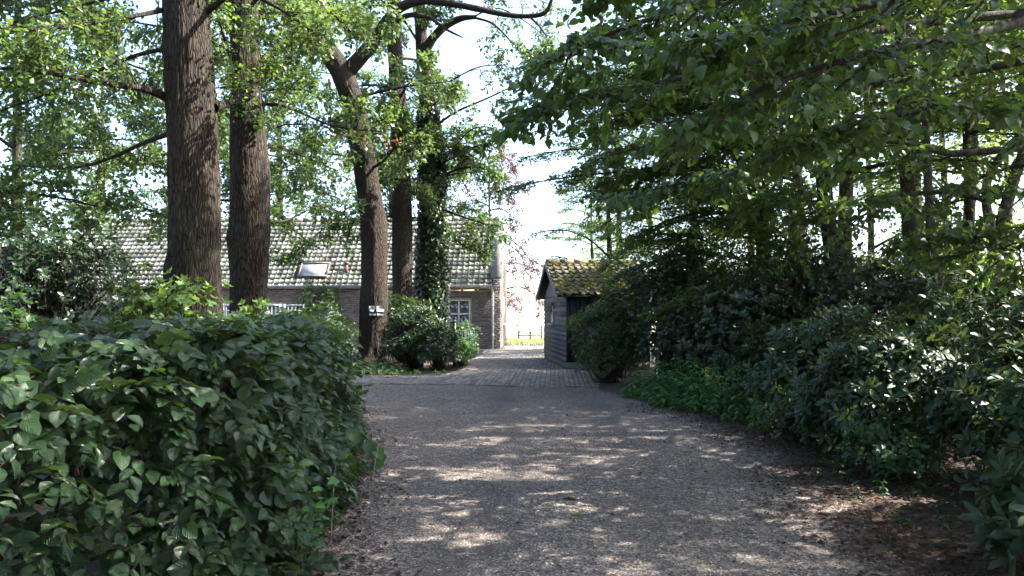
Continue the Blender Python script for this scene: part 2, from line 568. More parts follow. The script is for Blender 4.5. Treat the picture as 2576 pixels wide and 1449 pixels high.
def leaves_on(twigs, k, size, g, flat=0.8, t0=0.12, jitter=0.03, spread=55, terminal=True, droop=0.15):
    N, m, _ = twigs.shape
    t = t0 + (1-t0)*(np.arange(k)[None]+g.random((N, k))*0.8)/k
    if terminal: t[:, -1] = 0.999
    x = np.clip(t, 0, 0.999)*(m-1); i = x.astype(int); f = (x-i)[..., None]
    b = np.arange(N)[:, None]
    p = twigs[b, i]*(1-f) + twigs[b, np.minimum(i+1, m-1)]*f
    tan = nrm(twigs[b, np.minimum(i+1, m-1)]-twigs[b, i])
    up = np.array([0, 0, 1.0])
    nr = nrm(up + g.normal(size=tan.shape)*(1-flat)*1.3 + 0.0*tan)
    side = nrm(np.cross(tan, nr))
    sgn = np.where((np.arange(k)[None] + g.integers(0, 2, (N, 1))) % 2 == 0, 1.0, -1.0)[..., None]
    ang = np.radians(g.normal(spread, 16, (N, k, 1)))
    if terminal: ang[:, -1] *= 0.2
    d = nrm(np.cos(ang)*tan + np.sin(ang)*sgn*side - up*droop*g.uniform(0, 2, (N, k, 1)) + g.normal(size=tan.shape)*(1-flat)*0.4)
    s = size*g.uniform(0.6, 1.2, (N, k))
    p = p + g.normal(size=p.shape)*jitter
    return p.reshape(-1, 3), frames(d.reshape(-1, 3), nr.reshape(-1, 3)), s.reshape(-1)

def same_len(paths, m):
    return np.stack([catmull(p, m) for p in paths])

def dress(root, limbs, g, shape, leaf, lmat, nbr=9, blen=1.3, ntw=7, tlen=0.5, nleaf=8, flat=0.8, limb_r=0.05, bark=None,
          planar=True, spread=(35, 65), vert=0.2, sag=0.12, limb_objs=True, leaf_cut=None, thin=1.0, t0=0.18, leaf_jit=0.03, part_leaves=0, shape_key=None, limb_sides=7, far=False, tip_r=0.012):
    """limbs: list of polylines. Builds limbs, boughs, twigs and leaves under the tree"""
    bark = bark or TWIG_BARK
    LP = same_len(limbs, 12)
    Llen = np.linalg.norm(np.diff(LP, axis=1), axis=2).sum(1)
    rads = limb_r if np.ndim(limb_r) else np.full(len(LP), limb_r)
    if limb_objs:
        for p, r in zip(LP, rads):
            v, q = tubes(p[None], np.linspace(r, tip_r, 12)[None], limb_sides)
            ob("limb", mesh_new("limb", v, q, smooth=True), bark, root)
    else:
        rr = np.stack([np.linspace(r, tip_r, 12) for r in rads])
        v, q = tubes(LP, rr, 5)
        ob("limbs", mesh_new("limbs", v, q, smooth=True), bark, root)["kind"] = "stuff"
    br = side_shoots(LP, nbr, blen, t0, g, spread, vert, planar, sag, 5)
    br = np.concatenate([br, LP[:, -6:][:, [0, 1, 2, 3, 4, 5]]])
    tw = side_shoots(br, ntw, tlen, 0.1, g, (30, 65), vert*1.1, planar, sag, 3)
    tw = np.concatenate([tw, br[:, -4:]])
    if thin < 1.0:
        tw = tw[g.random(len(tw)) < thin]
    if leaf_cut is not None:
        tw = tw[leaf_cut(tw[:, -1])]
    v1, q1 = tubes(br, np.linspace(0.011, 0.004, 6)[None].repeat(len(br), 0)*(1.4 if far else 1.0), 4 if far else 5)
    n1 = len(v1)
    tws = tw[:, [0, 3]] if far or not limb_objs else tw[:, [0, 2, 3]]
    v2, q2 = tubes(tws, np.linspace(0.004, 0.0016, tws.shape[1])[None].repeat(len(tw), 0), 3)
    o = ob("twigs", mesh_new("twigs", np.concatenate([v1, v2]), np.concatenate([q1, q2+n1])), TWIG_BARK, root)
    o["kind"] = "stuff"
    p, fr, s = leaves_on(tw, nleaf, leaf, g, flat, jitter=leaf_jit)
    if part_leaves:
        vis = in_frame(p)
        dist = np.where(vis, np.linalg.norm(p-CAM, axis=1)/s, 1e9)
        idx = np.argsort(dist)[:part_leaves]
        leaf_objects(root, shape, shape_key, p[idx], fr[idx], s[idx], lmat)
        keep = np.ones(len(p), bool); keep[idx] = False
        p, fr, s = p[keep], fr[keep], s[keep]
    c = ob("crown", leaf_mesh("crown", shape, p, fr, s, lmat), None, root)
    c["kind"] = "stuff"
    return len(p)

def crown_limbs(pts, z0, z1, n, L, g, el=(10, 45), droop=0.6, az0=0.0, azspan=2*math.pi, shrink=0.5, wob=0.12):
    """limbs that leave a trunk between the heights z0 and z1"""
    out = []
    ztop = pts[-1, 2]
    for i in range(n):
        z = z0 + (min(z1, ztop)-z0)*(i+g.random()*0.8)/n
        k = int(np.clip(np.searchsorted(pts[:, 2], z), 1, len(pts)-1))
        f = (z-pts[k-1, 2])/max(pts[k, 2]-pts[k-1, 2], 1e-6)
        p0 = pts[k-1]*(1-f)+pts[k]*f
        az = az0 + ((i*0.618) % 1 - 0.5)*azspan + g.normal()*0.15
        e = R(g.uniform(*el))
        fr = (z-z0)/max(z1-z0, 0.1)
        out.append(limb_path(p0, az, e, L*(1-shrink*fr)*g.uniform(0.75, 1.15), 9, droop, wob, g))
    return out

def crown_kit(seed, H, n, L, leaf, lmat, shape=L_RHOMB, nbr=10, blen=1.3, ntw=8, tlen=0.55, nleaf=11, flat=0.6, planar=True, el=(0, 40), droop=0.7, vert=0.2, bark=None, shrink=0.5):
    """limbs, twigs and leaves round an upright axis; trees of one kind share these meshes"""
    gg_ = rng(seed)
    ax = np.stack([np.zeros(12), np.zeros(12), np.linspace(0, H, 12)], -1)
    LP = same_len(crown_limbs(ax, 0, H*0.97, n, L, gg_, el, droop, shrink=shrink), 10)
    v, q = tubes(LP, np.linspace(0.05, 0.012, 10)[None].repeat(len(LP), 0), 5)
    m1 = mesh_new("limbs", v, q, smooth=True); m1.materials.append(bark or WOOD_BARK)
    br = side_shoots(LP, nbr, blen, 0.15, gg_, (35, 65), vert, planar, 0.12, 4)
    br = np.concatenate([br, LP[:, -5:]])
    tw = side_shoots(br, ntw, tlen, 0.08, gg_, (30, 65), vert*1.1, planar, 0.12, 3)
    tw = np.concatenate([tw, br[:, -4:]])
    v1, q1 = tubes(br[:, [0, 2, 4]], np.linspace(0.014, 0.005, 3)[None].repeat(len(br), 0), 4)
    tt = tw[gg_.random(len(tw)) < 0.5][:, [0, 3]]
    v2, q2 = tubes(tt, np.array([[0.005, 0.002]]).repeat(len(tt), 0), 3)
    m2 = mesh_new("twigs", np.concatenate([v1, v2]), np.concatenate([q1, q2+len(v1)])); m2.materials.append(TWIG_BARK)
    p, fr, s = leaves_on(tw, nleaf, leaf, gg_, flat, jitter=0.06)
    return m1, m2, leaf_mesh("crown", shape, p, fr, s, lmat)

def put_crown(root, kit, base, rot, sx=1.0, sz=1.0):
    for nm, me in zip(("limbs", "twigs", "crown"), kit):
        o = bpy.data.objects.new(nm, me); COL.objects.link(o); o.parent = root
        o.matrix_parent_inverse = Matrix.Translation(-root.location)
        o.location = tuple(float(c) for c in base); o.rotation_euler = (0, 0, rot); o.scale = (sx, sx, sz)
        o["kind"] = "stuff"

def ppath(lst):
    """[(px, py, depth, radius in px)] -> path, radii"""
    pts = np.array([P(a, b, d) for a, b, d, r in lst])
    rad = np.array([r*d/F_PX for a, b, d, r in lst])
    return pts, rad

NLEAF = 0
def tree(name, label, cat, trunk, bark, sides=20, rings=50, lump=0.08, ridges=0, seed=1, group=None, flare=True, burls=()):
    pts, rad = ppath(trunk)
    if pts[0, 2] < 0.6: pts[0, 2] = -0.05
    root = thing(name, label, cat, (pts[0, 0], pts[0, 1], 0), 0, group)
    me, cp, cr = stem_mesh("trunk", pts, rad, sides, rings, lump, seed, flare, ridges, burls)
    ob("trunk", me, bark, root)
    return root, cp, cr

# ------------------------------------------------------------------ ground, driveway, paving
def poly_sdf(poly, pts):
    """signed distance, positive inside"""
    poly = np.asarray(poly, float); n = len(poly)
    d = np.full(len(pts), 1e9); ins = np.zeros(len(pts), bool)
    for i in range(n):
        a, b = poly[i], poly[(i+1) % n]
        e = b-a; w = pts-a
        t = np.clip((w@e)/(e@e), 0, 1)
        d = np.minimum(d, np.linalg.norm(w-t[:, None]*e, axis=1))
        c = ((a[1] <= pts[:, 1]) & (b[1] > pts[:, 1])) | ((b[1] <= pts[:, 1]) & (a[1] > pts[:, 1]))
        den = b[1]-a[1] if abs(b[1]-a[1]) > 1e-9 else 1e-9
        xi = a[0]+(pts[:, 1]-a[1])/den*(b[0]-a[0])
        ins ^= c & (pts[:, 0] < xi)
    return np.where(ins, d, -d)

GRAVEL = [(-1.15, -6), (-1.15, 4), (-1.3, 5.5), (-1.55, 7.5), (-2.0, 10), (-2.6, 12.6), (-4.2, 14), (-7, 14.8), (-9, 15.2), (-9, 18.0), (-4.6, 17.3),
          (-3.9, 16.75), (1.65, 15.75), (2.25, 13.2), (2.75, 11), (2.85, 9), (2.55, 7), (2.3, 5), (2.1, -6)]
PAVED = [(-4.3, 16.85), (1.9, 15.75), (2.1, 20.5), (1.5, 20.7), (1.1, 25.7), (1.5, 30), (1.6, 35.6), (-0.3, 35.2), (-0.42, 31.9), (-1.1, 31.4), (-1.15, 28.5), (-1.45, 20.2), (-1.75, 18.9), (-4.3, 18.7)]

def gz(x, y):
    p = np.stack([x*1.2, y*1.2, np.zeros_like(x)], -1)
    return 0.020 + 0.012*vnoise(p, 3) + 0.004*vnoise(p*4, 4)

# field out to the horizon
m, nt, b = mat_new("dry_meadow")
v = world_coords(nt)
f = mathn(nt, 'ADD', mathn(nt, 'MULTIPLY', noise(nt, 0.25, 4, 0.6, v), 0.6), mathn(nt, 'MULTIPLY', noise(nt, 14, 4, 0.7, v), 0.4))
lk(nt, ramp(nt, f, [(0.3, (0.24, 0.25, 0.11)), (0.5, (0.42, 0.39, 0.23)), (0.7, (0.54, 0.50, 0.33))]), b.inputs["Base Color"])
b.inputs["Roughness"].default_value = 0.9
MEADOW = m
g_ = Geo()
g_.add([(-900, -300, -0.06), (900, -300, -0.06), (900, 1800, -0.06), (-900, 1800, -0.06)], [(0, 1, 2, 3)])
tag(ob("field", g_.mesh("field"), MEADOW), kind="structure")

m, nt, b = mat_new("woodland_soil")
v = world_coords(nt)
f = mathn(nt, 'ADD', mathn(nt, 'MULTIPLY', noise(nt, 3, 5, 0.7, v), 0.5), mathn(nt, 'MULTIPLY', noise(nt, 45, 4, 0.7, v), 0.5))
lk(nt, ramp(nt, f, [(0.3, (0.022, 0.014, 0.010)), (0.5, (0.040, 0.026, 0.019)), (0.68, (0.080, 0.052, 0.038))]), b.inputs["Base Color"])
b.inputs["Roughness"].default_value = 0.95
bump(nt, b, noise(nt, 60, 5, 0.7, v), 0.7, 0.02)
SOIL = m
xs, ys = np.meshgrid(np.arange(-34, 34.01, 0.5), np.arange(-14, 38.01, 0.5), indexing='ij')
nx, ny = xs.shape
zz = 0.006 + 0.03*np.maximum(0, vnoise(np.stack([xs.ravel()*0.6, ys.ravel()*0.6, 0*xs.ravel()], -1), 8)).reshape(xs.shape)
sd = np.maximum(poly_sdf(GRAVEL, np.stack([xs.ravel(), ys.ravel()], -1)), poly_sdf(PAVED, np.stack([xs.ravel(), ys.ravel()], -1))).reshape(xs.shape)
zz = np.where((sd > -1.7) | ((ys < 16) & (np.abs(xs) < 5.5)), -0.03, zz)
zz = np.where(ys > 30.5, 0.004, zz)
ii = np.arange(nx*ny).reshape(nx, ny)
q = np.stack([ii[:-1, :-1], ii[1:, :-1], ii[1:, 1:], ii[:-1, 1:]], -1).reshape(-1, 4)
cy = ys[:-1, :-1].ravel(); cx = xs[:-1, :-1].ravel()
keep = ~((cx > -0.9) & (cx < 30) & (cy > 33.5))
tag(ob("ground", mesh_new("ground", np.stack([xs, ys, zz], -1).reshape(-1, 3), q[keep], smooth=True), SOIL), kind="structure")

# gravel driveway: a sheet that thins out into soil at its edges
m, nt, b = mat_new("gravel")
v = world_coords(nt)
vo = nd(nt, "ShaderNodeTexVoronoi"); vo.inputs["Scale"].default_value = 62; lk(nt, v, vo.inputs["Vector"])
vo2 = nd(nt, "ShaderNodeTexVoronoi"); vo2.inputs["Scale"].default_value = 28; lk(nt, v, vo2.inputs["Vector"])
sp = nd(nt, "ShaderNodeSeparateColor"); lk(nt, vo.outputs["Color"], sp.inputs[0])
sp2 = nd(nt, "ShaderNodeSeparateColor"); lk(nt, vo2.outputs["Color"], sp2.inputs[0])
r1 = mathn(nt, 'ADD', mathn(nt, 'MULTIPLY', sp.outputs[0], 0.6), mathn(nt, 'MULTIPLY', sp2.outputs[0], 0.4))
stone = ramp(nt, r1, [(0.15, (0.036, 0.030, 0.027)), (0.45, (0.134, 0.110, 0.094)), (0.75, (0.255, 0.214, 0.183)), (0.95, (0.43, 0.37, 0.32))])
patch = ramp(nt, noise(nt, 0.9, 5, 0.65, v), [(0.38, (0, 0, 0)), (0.62, (1, 1, 1))])
worn = ramp(nt, noise(nt, 40, 4, 0.7, v), [(0.35, (0.045, 0.038, 0.034)), (0.65, (0.115, 0.097, 0.087))])
trk = nd(nt, "ShaderNodeAttribute"); trk.attribute_name = "track"
gcol = mixc(nt, mathn(nt, 'MINIMUM', mathn(nt, 'ADD', mathn(nt, 'MULTIPLY', patch, 0.45), mathn(nt, 'MULTIPLY', trk.outputs["Fac"], 0.6)), 0.85), stone, worn)
soil = ramp(nt, noise(nt, 40, 4, 0.7, v), [(0.3, (0.022, 0.014, 0.010)), (0.5, (0.040, 0.026, 0.019)), (0.68, (0.080, 0.052, 0.038))])
at = nd(nt, "ShaderNodeAttribute"); at.attribute_name = "gravel"
mk = mathn(nt, 'ADD', at.outputs["Fac"], mathn(nt, 'MULTIPLY', mathn(nt, 'SUBTRACT', noise(nt, 2.2, 5, 0.7, v), 0.5), 1.3))
mk = ramp(nt, mk, [(0.3, (0, 0, 0)), (0.62, (1, 1, 1))])
c = mixc(nt, mk, soil, gcol)
moss = ramp(nt, noise(nt, 1.6, 4, 0.6, world_coords(nt, (1, 1, 1))), [(0.56, (0, 0, 0)), (0.72, (0.45, 0.45, 0.45))])
edge = nd(nt, "ShaderNodeAttribute"); edge.attribute_name = "mossy"
c = mixc(nt, mathn(nt, 'MULTIPLY', moss, edge.outputs["Fac"]), c, (0.10, 0.12, 0.04))
lk(nt, c, b.inputs["Base Color"])
b.inputs["Roughness"].default_value = 0.92
bump(nt, b, vo.outputs["Distance"], 0.8, 0.012)
GRAVEL_M = m
xs, ys = np.meshgrid(np.arange(-9.5, 6.01, 0.1), np.arange(-6, 18.81, 0.1), indexing='ij')
nx, ny = xs.shape
pt = np.stack([xs.ravel(), ys.ravel()], -1)
sg = poly_sdf(GRAVEL, pt)
sp_ = poly_sdf(PAVED, pt)
zz = gz(xs.ravel(), ys.ravel())
vals = np.clip(0.5 + sg*0.9, 0, 1)
vals = np.where(ys.ravel() > 15.0, np.clip(0.5+sg*2.5, 0, 1), vals)
ii = np.arange(nx*ny).reshape(nx, ny)
q = np.stack([ii[:-1, :-1], ii[1:, :-1], ii[1:, 1:], ii[:-1, 1:]], -1).reshape(-1, 4)
spill = 0.10+0.22*vnoise(np.stack([pt[:, 0]*1.7, pt[:, 1]*1.7, 0*pt[:, 0]], -1), 61)+0.12*vnoise(np.stack([pt[:, 0]*6, pt[:, 1]*6, 0*pt[:, 0]], -1), 62)
zz = np.where(sp_ > -0.05, 0.031+0.25*(zz-0.020), zz)
qk = (sg[q].max(1) > -2.4) & ((sp_-spill)[q].max(1) < 0.0)
me = mesh_new("driveway", np.stack([xs.ravel(), ys.ravel(), zz], -1), q[qk], smooth=True)
a = me.attributes.new("gravel", 'FLOAT', 'POINT'); a.data.foreach_set("value", vals.astype(np.float32))
a = me.attributes.new("mossy", 'FLOAT', 'POINT'); a.data.foreach_set("value", np.clip((ys.ravel()-14.2)/1.6, 0.0, 1).astype(np.float32))
tx = xs.ravel(); ty = ys.ravel()
mid = 0.35+0.25*np.sin((ty-3)/6.0)
tk = np.exp(-((tx-mid-0.75)/0.28)**2)+np.exp(-((tx-mid+0.75)/0.28)**2)
tk *= np.clip(0.75+0.6*vnoise(np.stack([tx*0.8, ty*0.5, 0*tx], -1), 51), 0, 1)
a = me.attributes.new("track", 'FLOAT', 'POINT'); a.data.foreach_set("value", tk.astype(np.float32))
DRIVE = tag(ob("driveway", me, GRAVEL_M), kind="structure")

# loose stones lying on the drive where single stones can be told apart
g = rng(11)
N = 25000
dd = 3.9 + 6.3*g.random(N)**1.25
xx = g.uniform(-1.9, 3.1, N)
s_ = poly_sdf(GRAVEL, np.stack([xx, dd], -1))
cl = vnoise(np.stack([xx*1.1, dd*1.1, 0*xx], -1), 21) + 0.5*vnoise(np.stack([xx*3, dd*3, 0*xx], -1), 22)
tk_ = np.exp(-((xx-(0.35+0.25*np.sin((dd-3)/6.0))-0.75)/0.28)**2)+np.exp(-((xx-(0.35+0.25*np.sin((dd-3)/6.0))+0.75)/0.28)**2)
keep = (np.clip(0.5+s_*0.9+cl*0.5-0.45*tk_, 0, 1) > g.random(N)) & in_frame(np.stack([xx, dd, 0*xx], -1), 60)
xx, dd = xx[keep], dd[keep]
N = len(xx)
octa = np.array([(1, 0, 0), (0, 1, 0), (-1, 0, 0), (0, -1, 0), (0.55, 0.45, 0.8), (-0.5, 0.35, 0.75), (0.0, -0.6, 0.85)])
octf = np.array([(0, 1, 4), (1, 5, 4), (1, 2, 5), (2, 3, 6), (2, 6, 5), (3, 0, 6), (0, 4, 6), (4, 5, 6)])
sz = np.stack([g.uniform(0.005, 0.0115, N), g.uniform(0.004, 0.0085, N), g.uniform(0.003, 0.007, N)], -1)*(1+0.05*(dd[:, None]-4))
an = g.random(N)*2*np.pi
tilt = g.normal(size=(N, 3))*0.25
fr = frames(np.stack([np.cos(an), np.sin(an), 0*an], -1), np.array([[0, 0, 1.0]])+tilt)
v, f, _ = scatter((octa, octf, np.zeros((7, 2))), np.stack([xx, dd, gz(xx, dd)-0.001], -1), fr, sz)
PEBBLE = plain("stone_chips", [(0.15, (0.055, 0.046, 0.040)), (0.45, (0.15, 0.125, 0.107)), (0.75, (0.28, 0.238, 0.205)), (0.95, (0.50, 0.435, 0.375))], 30, 0.85, 0.0, coord="World", isl=0.85)
o = ob("gravel", mesh_new("gravel", v, f), PEBBLE)
tag(o, "pale grey stone chips scattered over the drive", "gravel", kind="stuff")

# brick paving
m, nt, b = mat_new("clinker_paver")
v = world_coords(nt)
isl = island(nt)
c = ramp(nt, mathn(nt, 'ADD', mathn(nt, 'MULTIPLY', isl, 0.5), mathn(nt, 'MULTIPLY', noise(nt, 18, 5, 0.7, v), 0.5)),
         [(0.25, (0.10, 0.084, 0.075)), (0.5, (0.18, 0.153, 0.137)), (0.8, (0.26, 0.224, 0.20))])
mo = ramp(nt, noise(nt, 0.5, 4, 0.6, v), [(0.48, (0, 0, 0)), (0.66, (0.6, 0.6, 0.6))])
c = mixc(nt, mo, c, (0.13, 0.145, 0.075))
lk(nt, c, b.inputs["Base Color"]); b.inputs["Roughness"].default_value = 0.88
bump(nt, b, noise(nt, 70, 5, 0.7, v), 0.35, 0.006)
PAVER = m
JOINT = plain("sandy_joint", [(0.3, (0.03, 0.028, 0.02)), (0.7, (0.09, 0.08, 0.055))], 12, 0.95, 0.3, coord="World")
pav = np.array(PAVED)
g_ = Geo(); g_.add([(x, y, 0.004) for x, y in PAVED], None, None)
import bmesh
bm = bmesh.new()
bm.faces.new([bm.verts.new((x, y, 0.010)) for x, y in PAVED])
me = bpy.data.meshes.new("pavement"); bm.to_mesh(me); bm.free()
PAVE = tag(ob("pavement", me, JOINT), kind="structure")
th = R(-3.0)
ux, uy = np.array([math.cos(th), math.sin(th)]), np.array([-math.sin(th), math.cos(th)])
PW, PL = 0.108, 0.216
cells = []
for i in range(-50, 40):
    for j in range(60, 175):
        c_ = ux*(i*PW) + uy*((j + (0.5 if i % 2 else 0))*PL)
        cells.append(c_)
cells = np.array(cells)
cells = cells[poly_sdf(PAVED, cells) > 0.055]
g = rng(5)
hz = 0.022 + g.normal(size=len(cells))*0.0022 + 0.006*vnoise(np.stack([cells[:, 0]*0.9, cells[:, 1]*0.9, 0*cells[:, 0]], -1), 2)
yaw = th + g.normal(size=len(cells))*0.012
pw, pl = 0.0485, 0.102
pv = np.array([(-pw, -pl, -0.03), (pw, -pl, -0.03), (pw, pl, -0.03), (-pw, pl, -0.03), (-pw, -pl, -0.006), (pw, -pl, -0.006), (pw, pl, -0.006), (-pw, pl, -0.006),
               (-pw+.005, -pl+.005, 0), (pw-.005, -pl+.005, 0), (pw-.005, pl-.005, 0), (-pw+.005, pl-.005, 0)])
pq = np.array([(0, 1, 5, 4), (1, 2, 6, 5), (2, 3, 7, 6), (3, 0, 4, 7), (4, 5, 9, 8), (5, 6, 10, 9), (6, 7, 11, 10), (7, 4, 8, 11), (8, 9, 10, 11)])
order = np.argsort(np.hypot(cells[:, 0], cells[:, 1]) + np.where(cells[:, 0] < -2.6, 8, 0))
near, rest = order[:300], order[300:]
PM = mesh_new("paver", pv, pq); PM.materials.append(PAVER)
for k in near:
    o = bpy.data.objects.new("paver", PM); COL.objects.link(o); o.parent = PAVE
    o.location = (cells[k, 0], cells[k, 1], hz[k]); o.rotation_euler = (g.normal()*0.006, g.normal()*0.01, yaw[k])
cs, sn = np.cos(yaw[rest]), np.sin(yaw[rest])
vv = np.empty((len(rest), 12, 3))
vv[:, :, 0] = pv[None, :, 0]*cs[:, None]-pv[None, :, 1]*sn[:, None]+cells[rest, 0][:, None]
vv[:, :, 1] = pv[None, :, 0]*sn[:, None]+pv[None, :, 1]*cs[:, None]+cells[rest, 1][:, None]
vv[:, :, 2] = pv[None, :, 2]+hz[rest][:, None]
qq = pq[None]+(np.arange(len(rest))*12)[:, None, None]
o = ob("pavers", mesh_new("pavers", vv.reshape(-1, 3), qq.reshape(-1, 4)), PAVER, PAVE, local=True)
o["kind"] = "stuff"

# ------------------------------------------------------------------ house
BRICK = plain("brown_brick", [(0.1, (0.115, 0.090, 0.079)), (0.45, (0.175, 0.141, 0.126)), (0.8, (0.225, 0.187, 0.169)), (1.0, (0.285, 0.242, 0.22))], 9, 0.9, 0.35, 0.004, isl=0.6)
MORTAR = plain("mortar", [(0.3, (0.13, 0.105, 0.09)), (0.7, (0.22, 0.185, 0.16))], 20, 0.95, 0.3)
WHITE = plain("white_paint", [(0.3, (0.66, 0.66, 0.64)), (0.7, (0.80, 0.80, 0.78))], 4, 0.45, 0.05)
CREAM = plain("cream_wood", [(0.3, (0.42, 0.30, 0.19)), (0.7, (0.55, 0.41, 0.27))], 6, 0.6, 0.1, cscale=(1, 8, 8))
ZINC = plain("zinc", [(0.3, (0.30, 0.31, 0.33)), (0.7, (0.45, 0.46, 0.48))], 5, 0.5, 0.08, metal=0.35)
DARKGUT = plain("dark_gutter", [(0.3, (0.10, 0.10, 0.105)), (0.7, (0.16, 0.16, 0.165))], 5, 0.55, 0.05)
COPING = plain("grey_coping", [(0.3, (0.15, 0.147, 0.15)), (0.7, (0.24, 0.235, 0.235))], 3.5, 0.85, 0.2)
BLIND = plain("grey_blind", [(0.3, (0.34, 0.36, 0.38)), (0.7, (0.48, 0.50, 0.52))], 3, 0.6, 0.0, isl=0.4)
m, nt, b = mat_new("window_glass")
tr_ = nd(nt, "ShaderNodeBsdfTransparent"); tr_.inputs[0].default_value = (0.80, 0.84, 0.84, 1)
gl_ = nd(nt, "ShaderNodeBsdfGlossy"); gl_.inputs["Roughness"].default_value = 0.03
fz_ = nd(nt, "ShaderNodeFresnel"); fz_.inputs[0].default_value = 1.6
mx_ = nd(nt, "ShaderNodeMixShader")
lk(nt, mathn(nt, 'ADD', mathn(nt, 'MULTIPLY', fz_.outputs[0], 0.8), mathn(nt, 'MULTIPLY', noise(nt, 3, 2, 0.5, coords(nt)), 0.22)), mx_.inputs[0])
lk(nt, tr_.outputs[0], mx_.inputs[1]); lk(nt, gl_.outputs[0], mx_.inputs[2])
lk(nt, mx_.outputs[0], nt.nodes["Material Output"].inputs[0])
GLASS = m
DARKROOM = plain("dark_room", [(0.3, (0.03, 0.03, 0.032)), (0.7, (0.06, 0.06, 0.062))], 2, 0.9, 0.0)
m, nt, b = mat_new("lichen_tile")
v = world_coords(nt)
isl = island(nt)
f = mathn(nt, 'ADD', mathn(nt, 'MULTIPLY', isl, 0.5), mathn(nt, 'MULTIPLY', noise(nt, 1.3, 6, 0.75, v), 0.5))
c = ramp(nt, f, [(0.22, (0.085, 0.08, 0.068)), (0.42, (0.17, 0.17, 0.138)), (0.6, (0.27, 0.275, 0.225)), (0.8, (0.40, 0.40, 0.345))])
sp1 = ramp(nt, noise(nt, 9, 4, 0.65, v), [(0.55, (0, 0, 0)), (0.63, (0.85, 0.85, 0.85))])
c = mixc(nt, sp1, c, (0.035, 0.035, 0.028))
lk(nt, c, b.inputs["Base Color"]); b.inputs["Roughness"].default_value = 0.9
b.inputs["Specular IOR Level"].default_value = 0.12
bump(nt, b, noise(nt, 40, 4, 0.7, v), 0.5, 0.008)
TILE = m

def bricks(root, rows_cols, name, mat, n_obj, score, thick=0.012):
    """rows_cols: list of (origin, u-dir, normal, width, height): every brick a shallow block proud of the mortar"""
    bv = np.array([(0, 0, 0), (1, 0, 0), (1, 0, 1), (0, 0, 1), (0.01, 1, 0.03), (0.99, 1, 0.03), (0.99, 1, 0.97), (0.01, 1, 0.97)], float)
    bq = np.array([(4, 5, 6, 7), (0, 1, 5, 4), (1, 2, 6, 5), (2, 3, 7, 6), (3, 0, 4, 7)])
    O = np.array([r[0] for r in rows_cols], float); U = np.array([r[1] for r in rows_cols], float)
    Nn = np.array([r[2] for r in rows_cols], float)
    W = np.array([r[3] for r in rows_cols]); H = np.array([r[4] for r in rows_cols])
    g = rng(len(O)); T = thick*g.uniform(0.6, 1.25, len(O))
    order = np.argsort(score(O)) if n_obj else np.arange(len(O))
    me = {}
    for k in order[:n_obj]:
        key = (round(W[k], 2), round(H[k], 2), tuple(np.round(U[k], 2)))
        if key not in me:
            vv = bv[:, 0:1]*W[k]*U[k] + bv[:, 1:2]*thick*Nn[k] + bv[:, 2:3]*H[k]*np.array([0, 0, 1.0])
            me[key] = mesh_new("brick", vv, bq); me[key].materials.append(mat)
        o = bpy.data.objects.new("brick", me[key]); COL.objects.link(o); o.parent = root
        o.location = O[k] + Nn[k]*(T[k]-thick)
    rest = order[n_obj:]
    vv = O[rest][:, None] + bv[None, :, 0:1]*(W[rest][:, None]*U[rest])[:, None] + bv[None, :, 1:2]*(T[rest][:, None]*Nn[rest])[:, None] + bv[None, :, 2:3]*(H[rest])[:, None, None]*np.array([0, 0, 1.0])
    qq = bq[None]+(np.arange(len(rest))*8)[:, None, None]
    o = ob(name, mesh_new(name, vv.reshape(-1, 3), qq.reshape(-1, 4)), mat, root, local=True)
    o["kind"] = "stuff"

HX, HY = -0.49, 31.75
HROT = R(-2.2)
house = thing("house", "long low brown brick house with a lichen covered tiled roof behind the oaks", "house", (HX, HY, 0), HROT)
HL, HD, WH = 19.0, 6.2, 2.42
PIT = R(44.5)
RISE = (HD/2)*math.tan(PIT)
# walls with window openings on the front
wins = [(-3.05, -1.17, 0.72, 2.10), (-8.15, -6.95, 0.75, 2.05), (-11.6, -9.0, 0.75, 1.92)]
gw = Geo()
edges = sorted([-HL, 0] + [w[0] for w in wins] + [w[1] for w in wins])
for a, c_ in zip(edges[:-1], edges[1:]):
    hole = [w for w in wins if abs(w[0]-a) < 1e-6 and abs(w[1]-c_) < 1e-6]
    if hole:
        gw.box(a, c_, 0, 0.28, -0.05, hole[0][2]); gw.box(a, c_, 0, 0.28, hole[0][3], WH)
    else:
        gw.box(a, c_, 0, 0.28, -0.05, WH)
ob("wall", gw.mesh("wall"), MORTAR, house, local=True)
gg = Geo()
gab = [(0.28, -0.05), (HD, -0.05), (HD, WH), (HD/2, WH+RISE+0.16), (0.28, WH+0.5)]
gg.prism(gab, 'x', -0.30, 0)
gg.box(-0.30, 0, 0, 0.28, WH, WH+0.46)
gg.prism([(0.28, -0.05), (HD, -0.05), (HD, WH), (HD/2, WH+RISE), (0.28, WH)], 'x', -HL, -HL+0.28)
gg.box(-HL+0.28, -0.3, HD-0.28, HD, -0.05, WH)
ob("gable_wall", gg.mesh("gable_wall"), MORTAR, house, local=True)
cells = []
BW, BH = 0.221, 0.0742
nrow = int((WH+0.05)/BH)
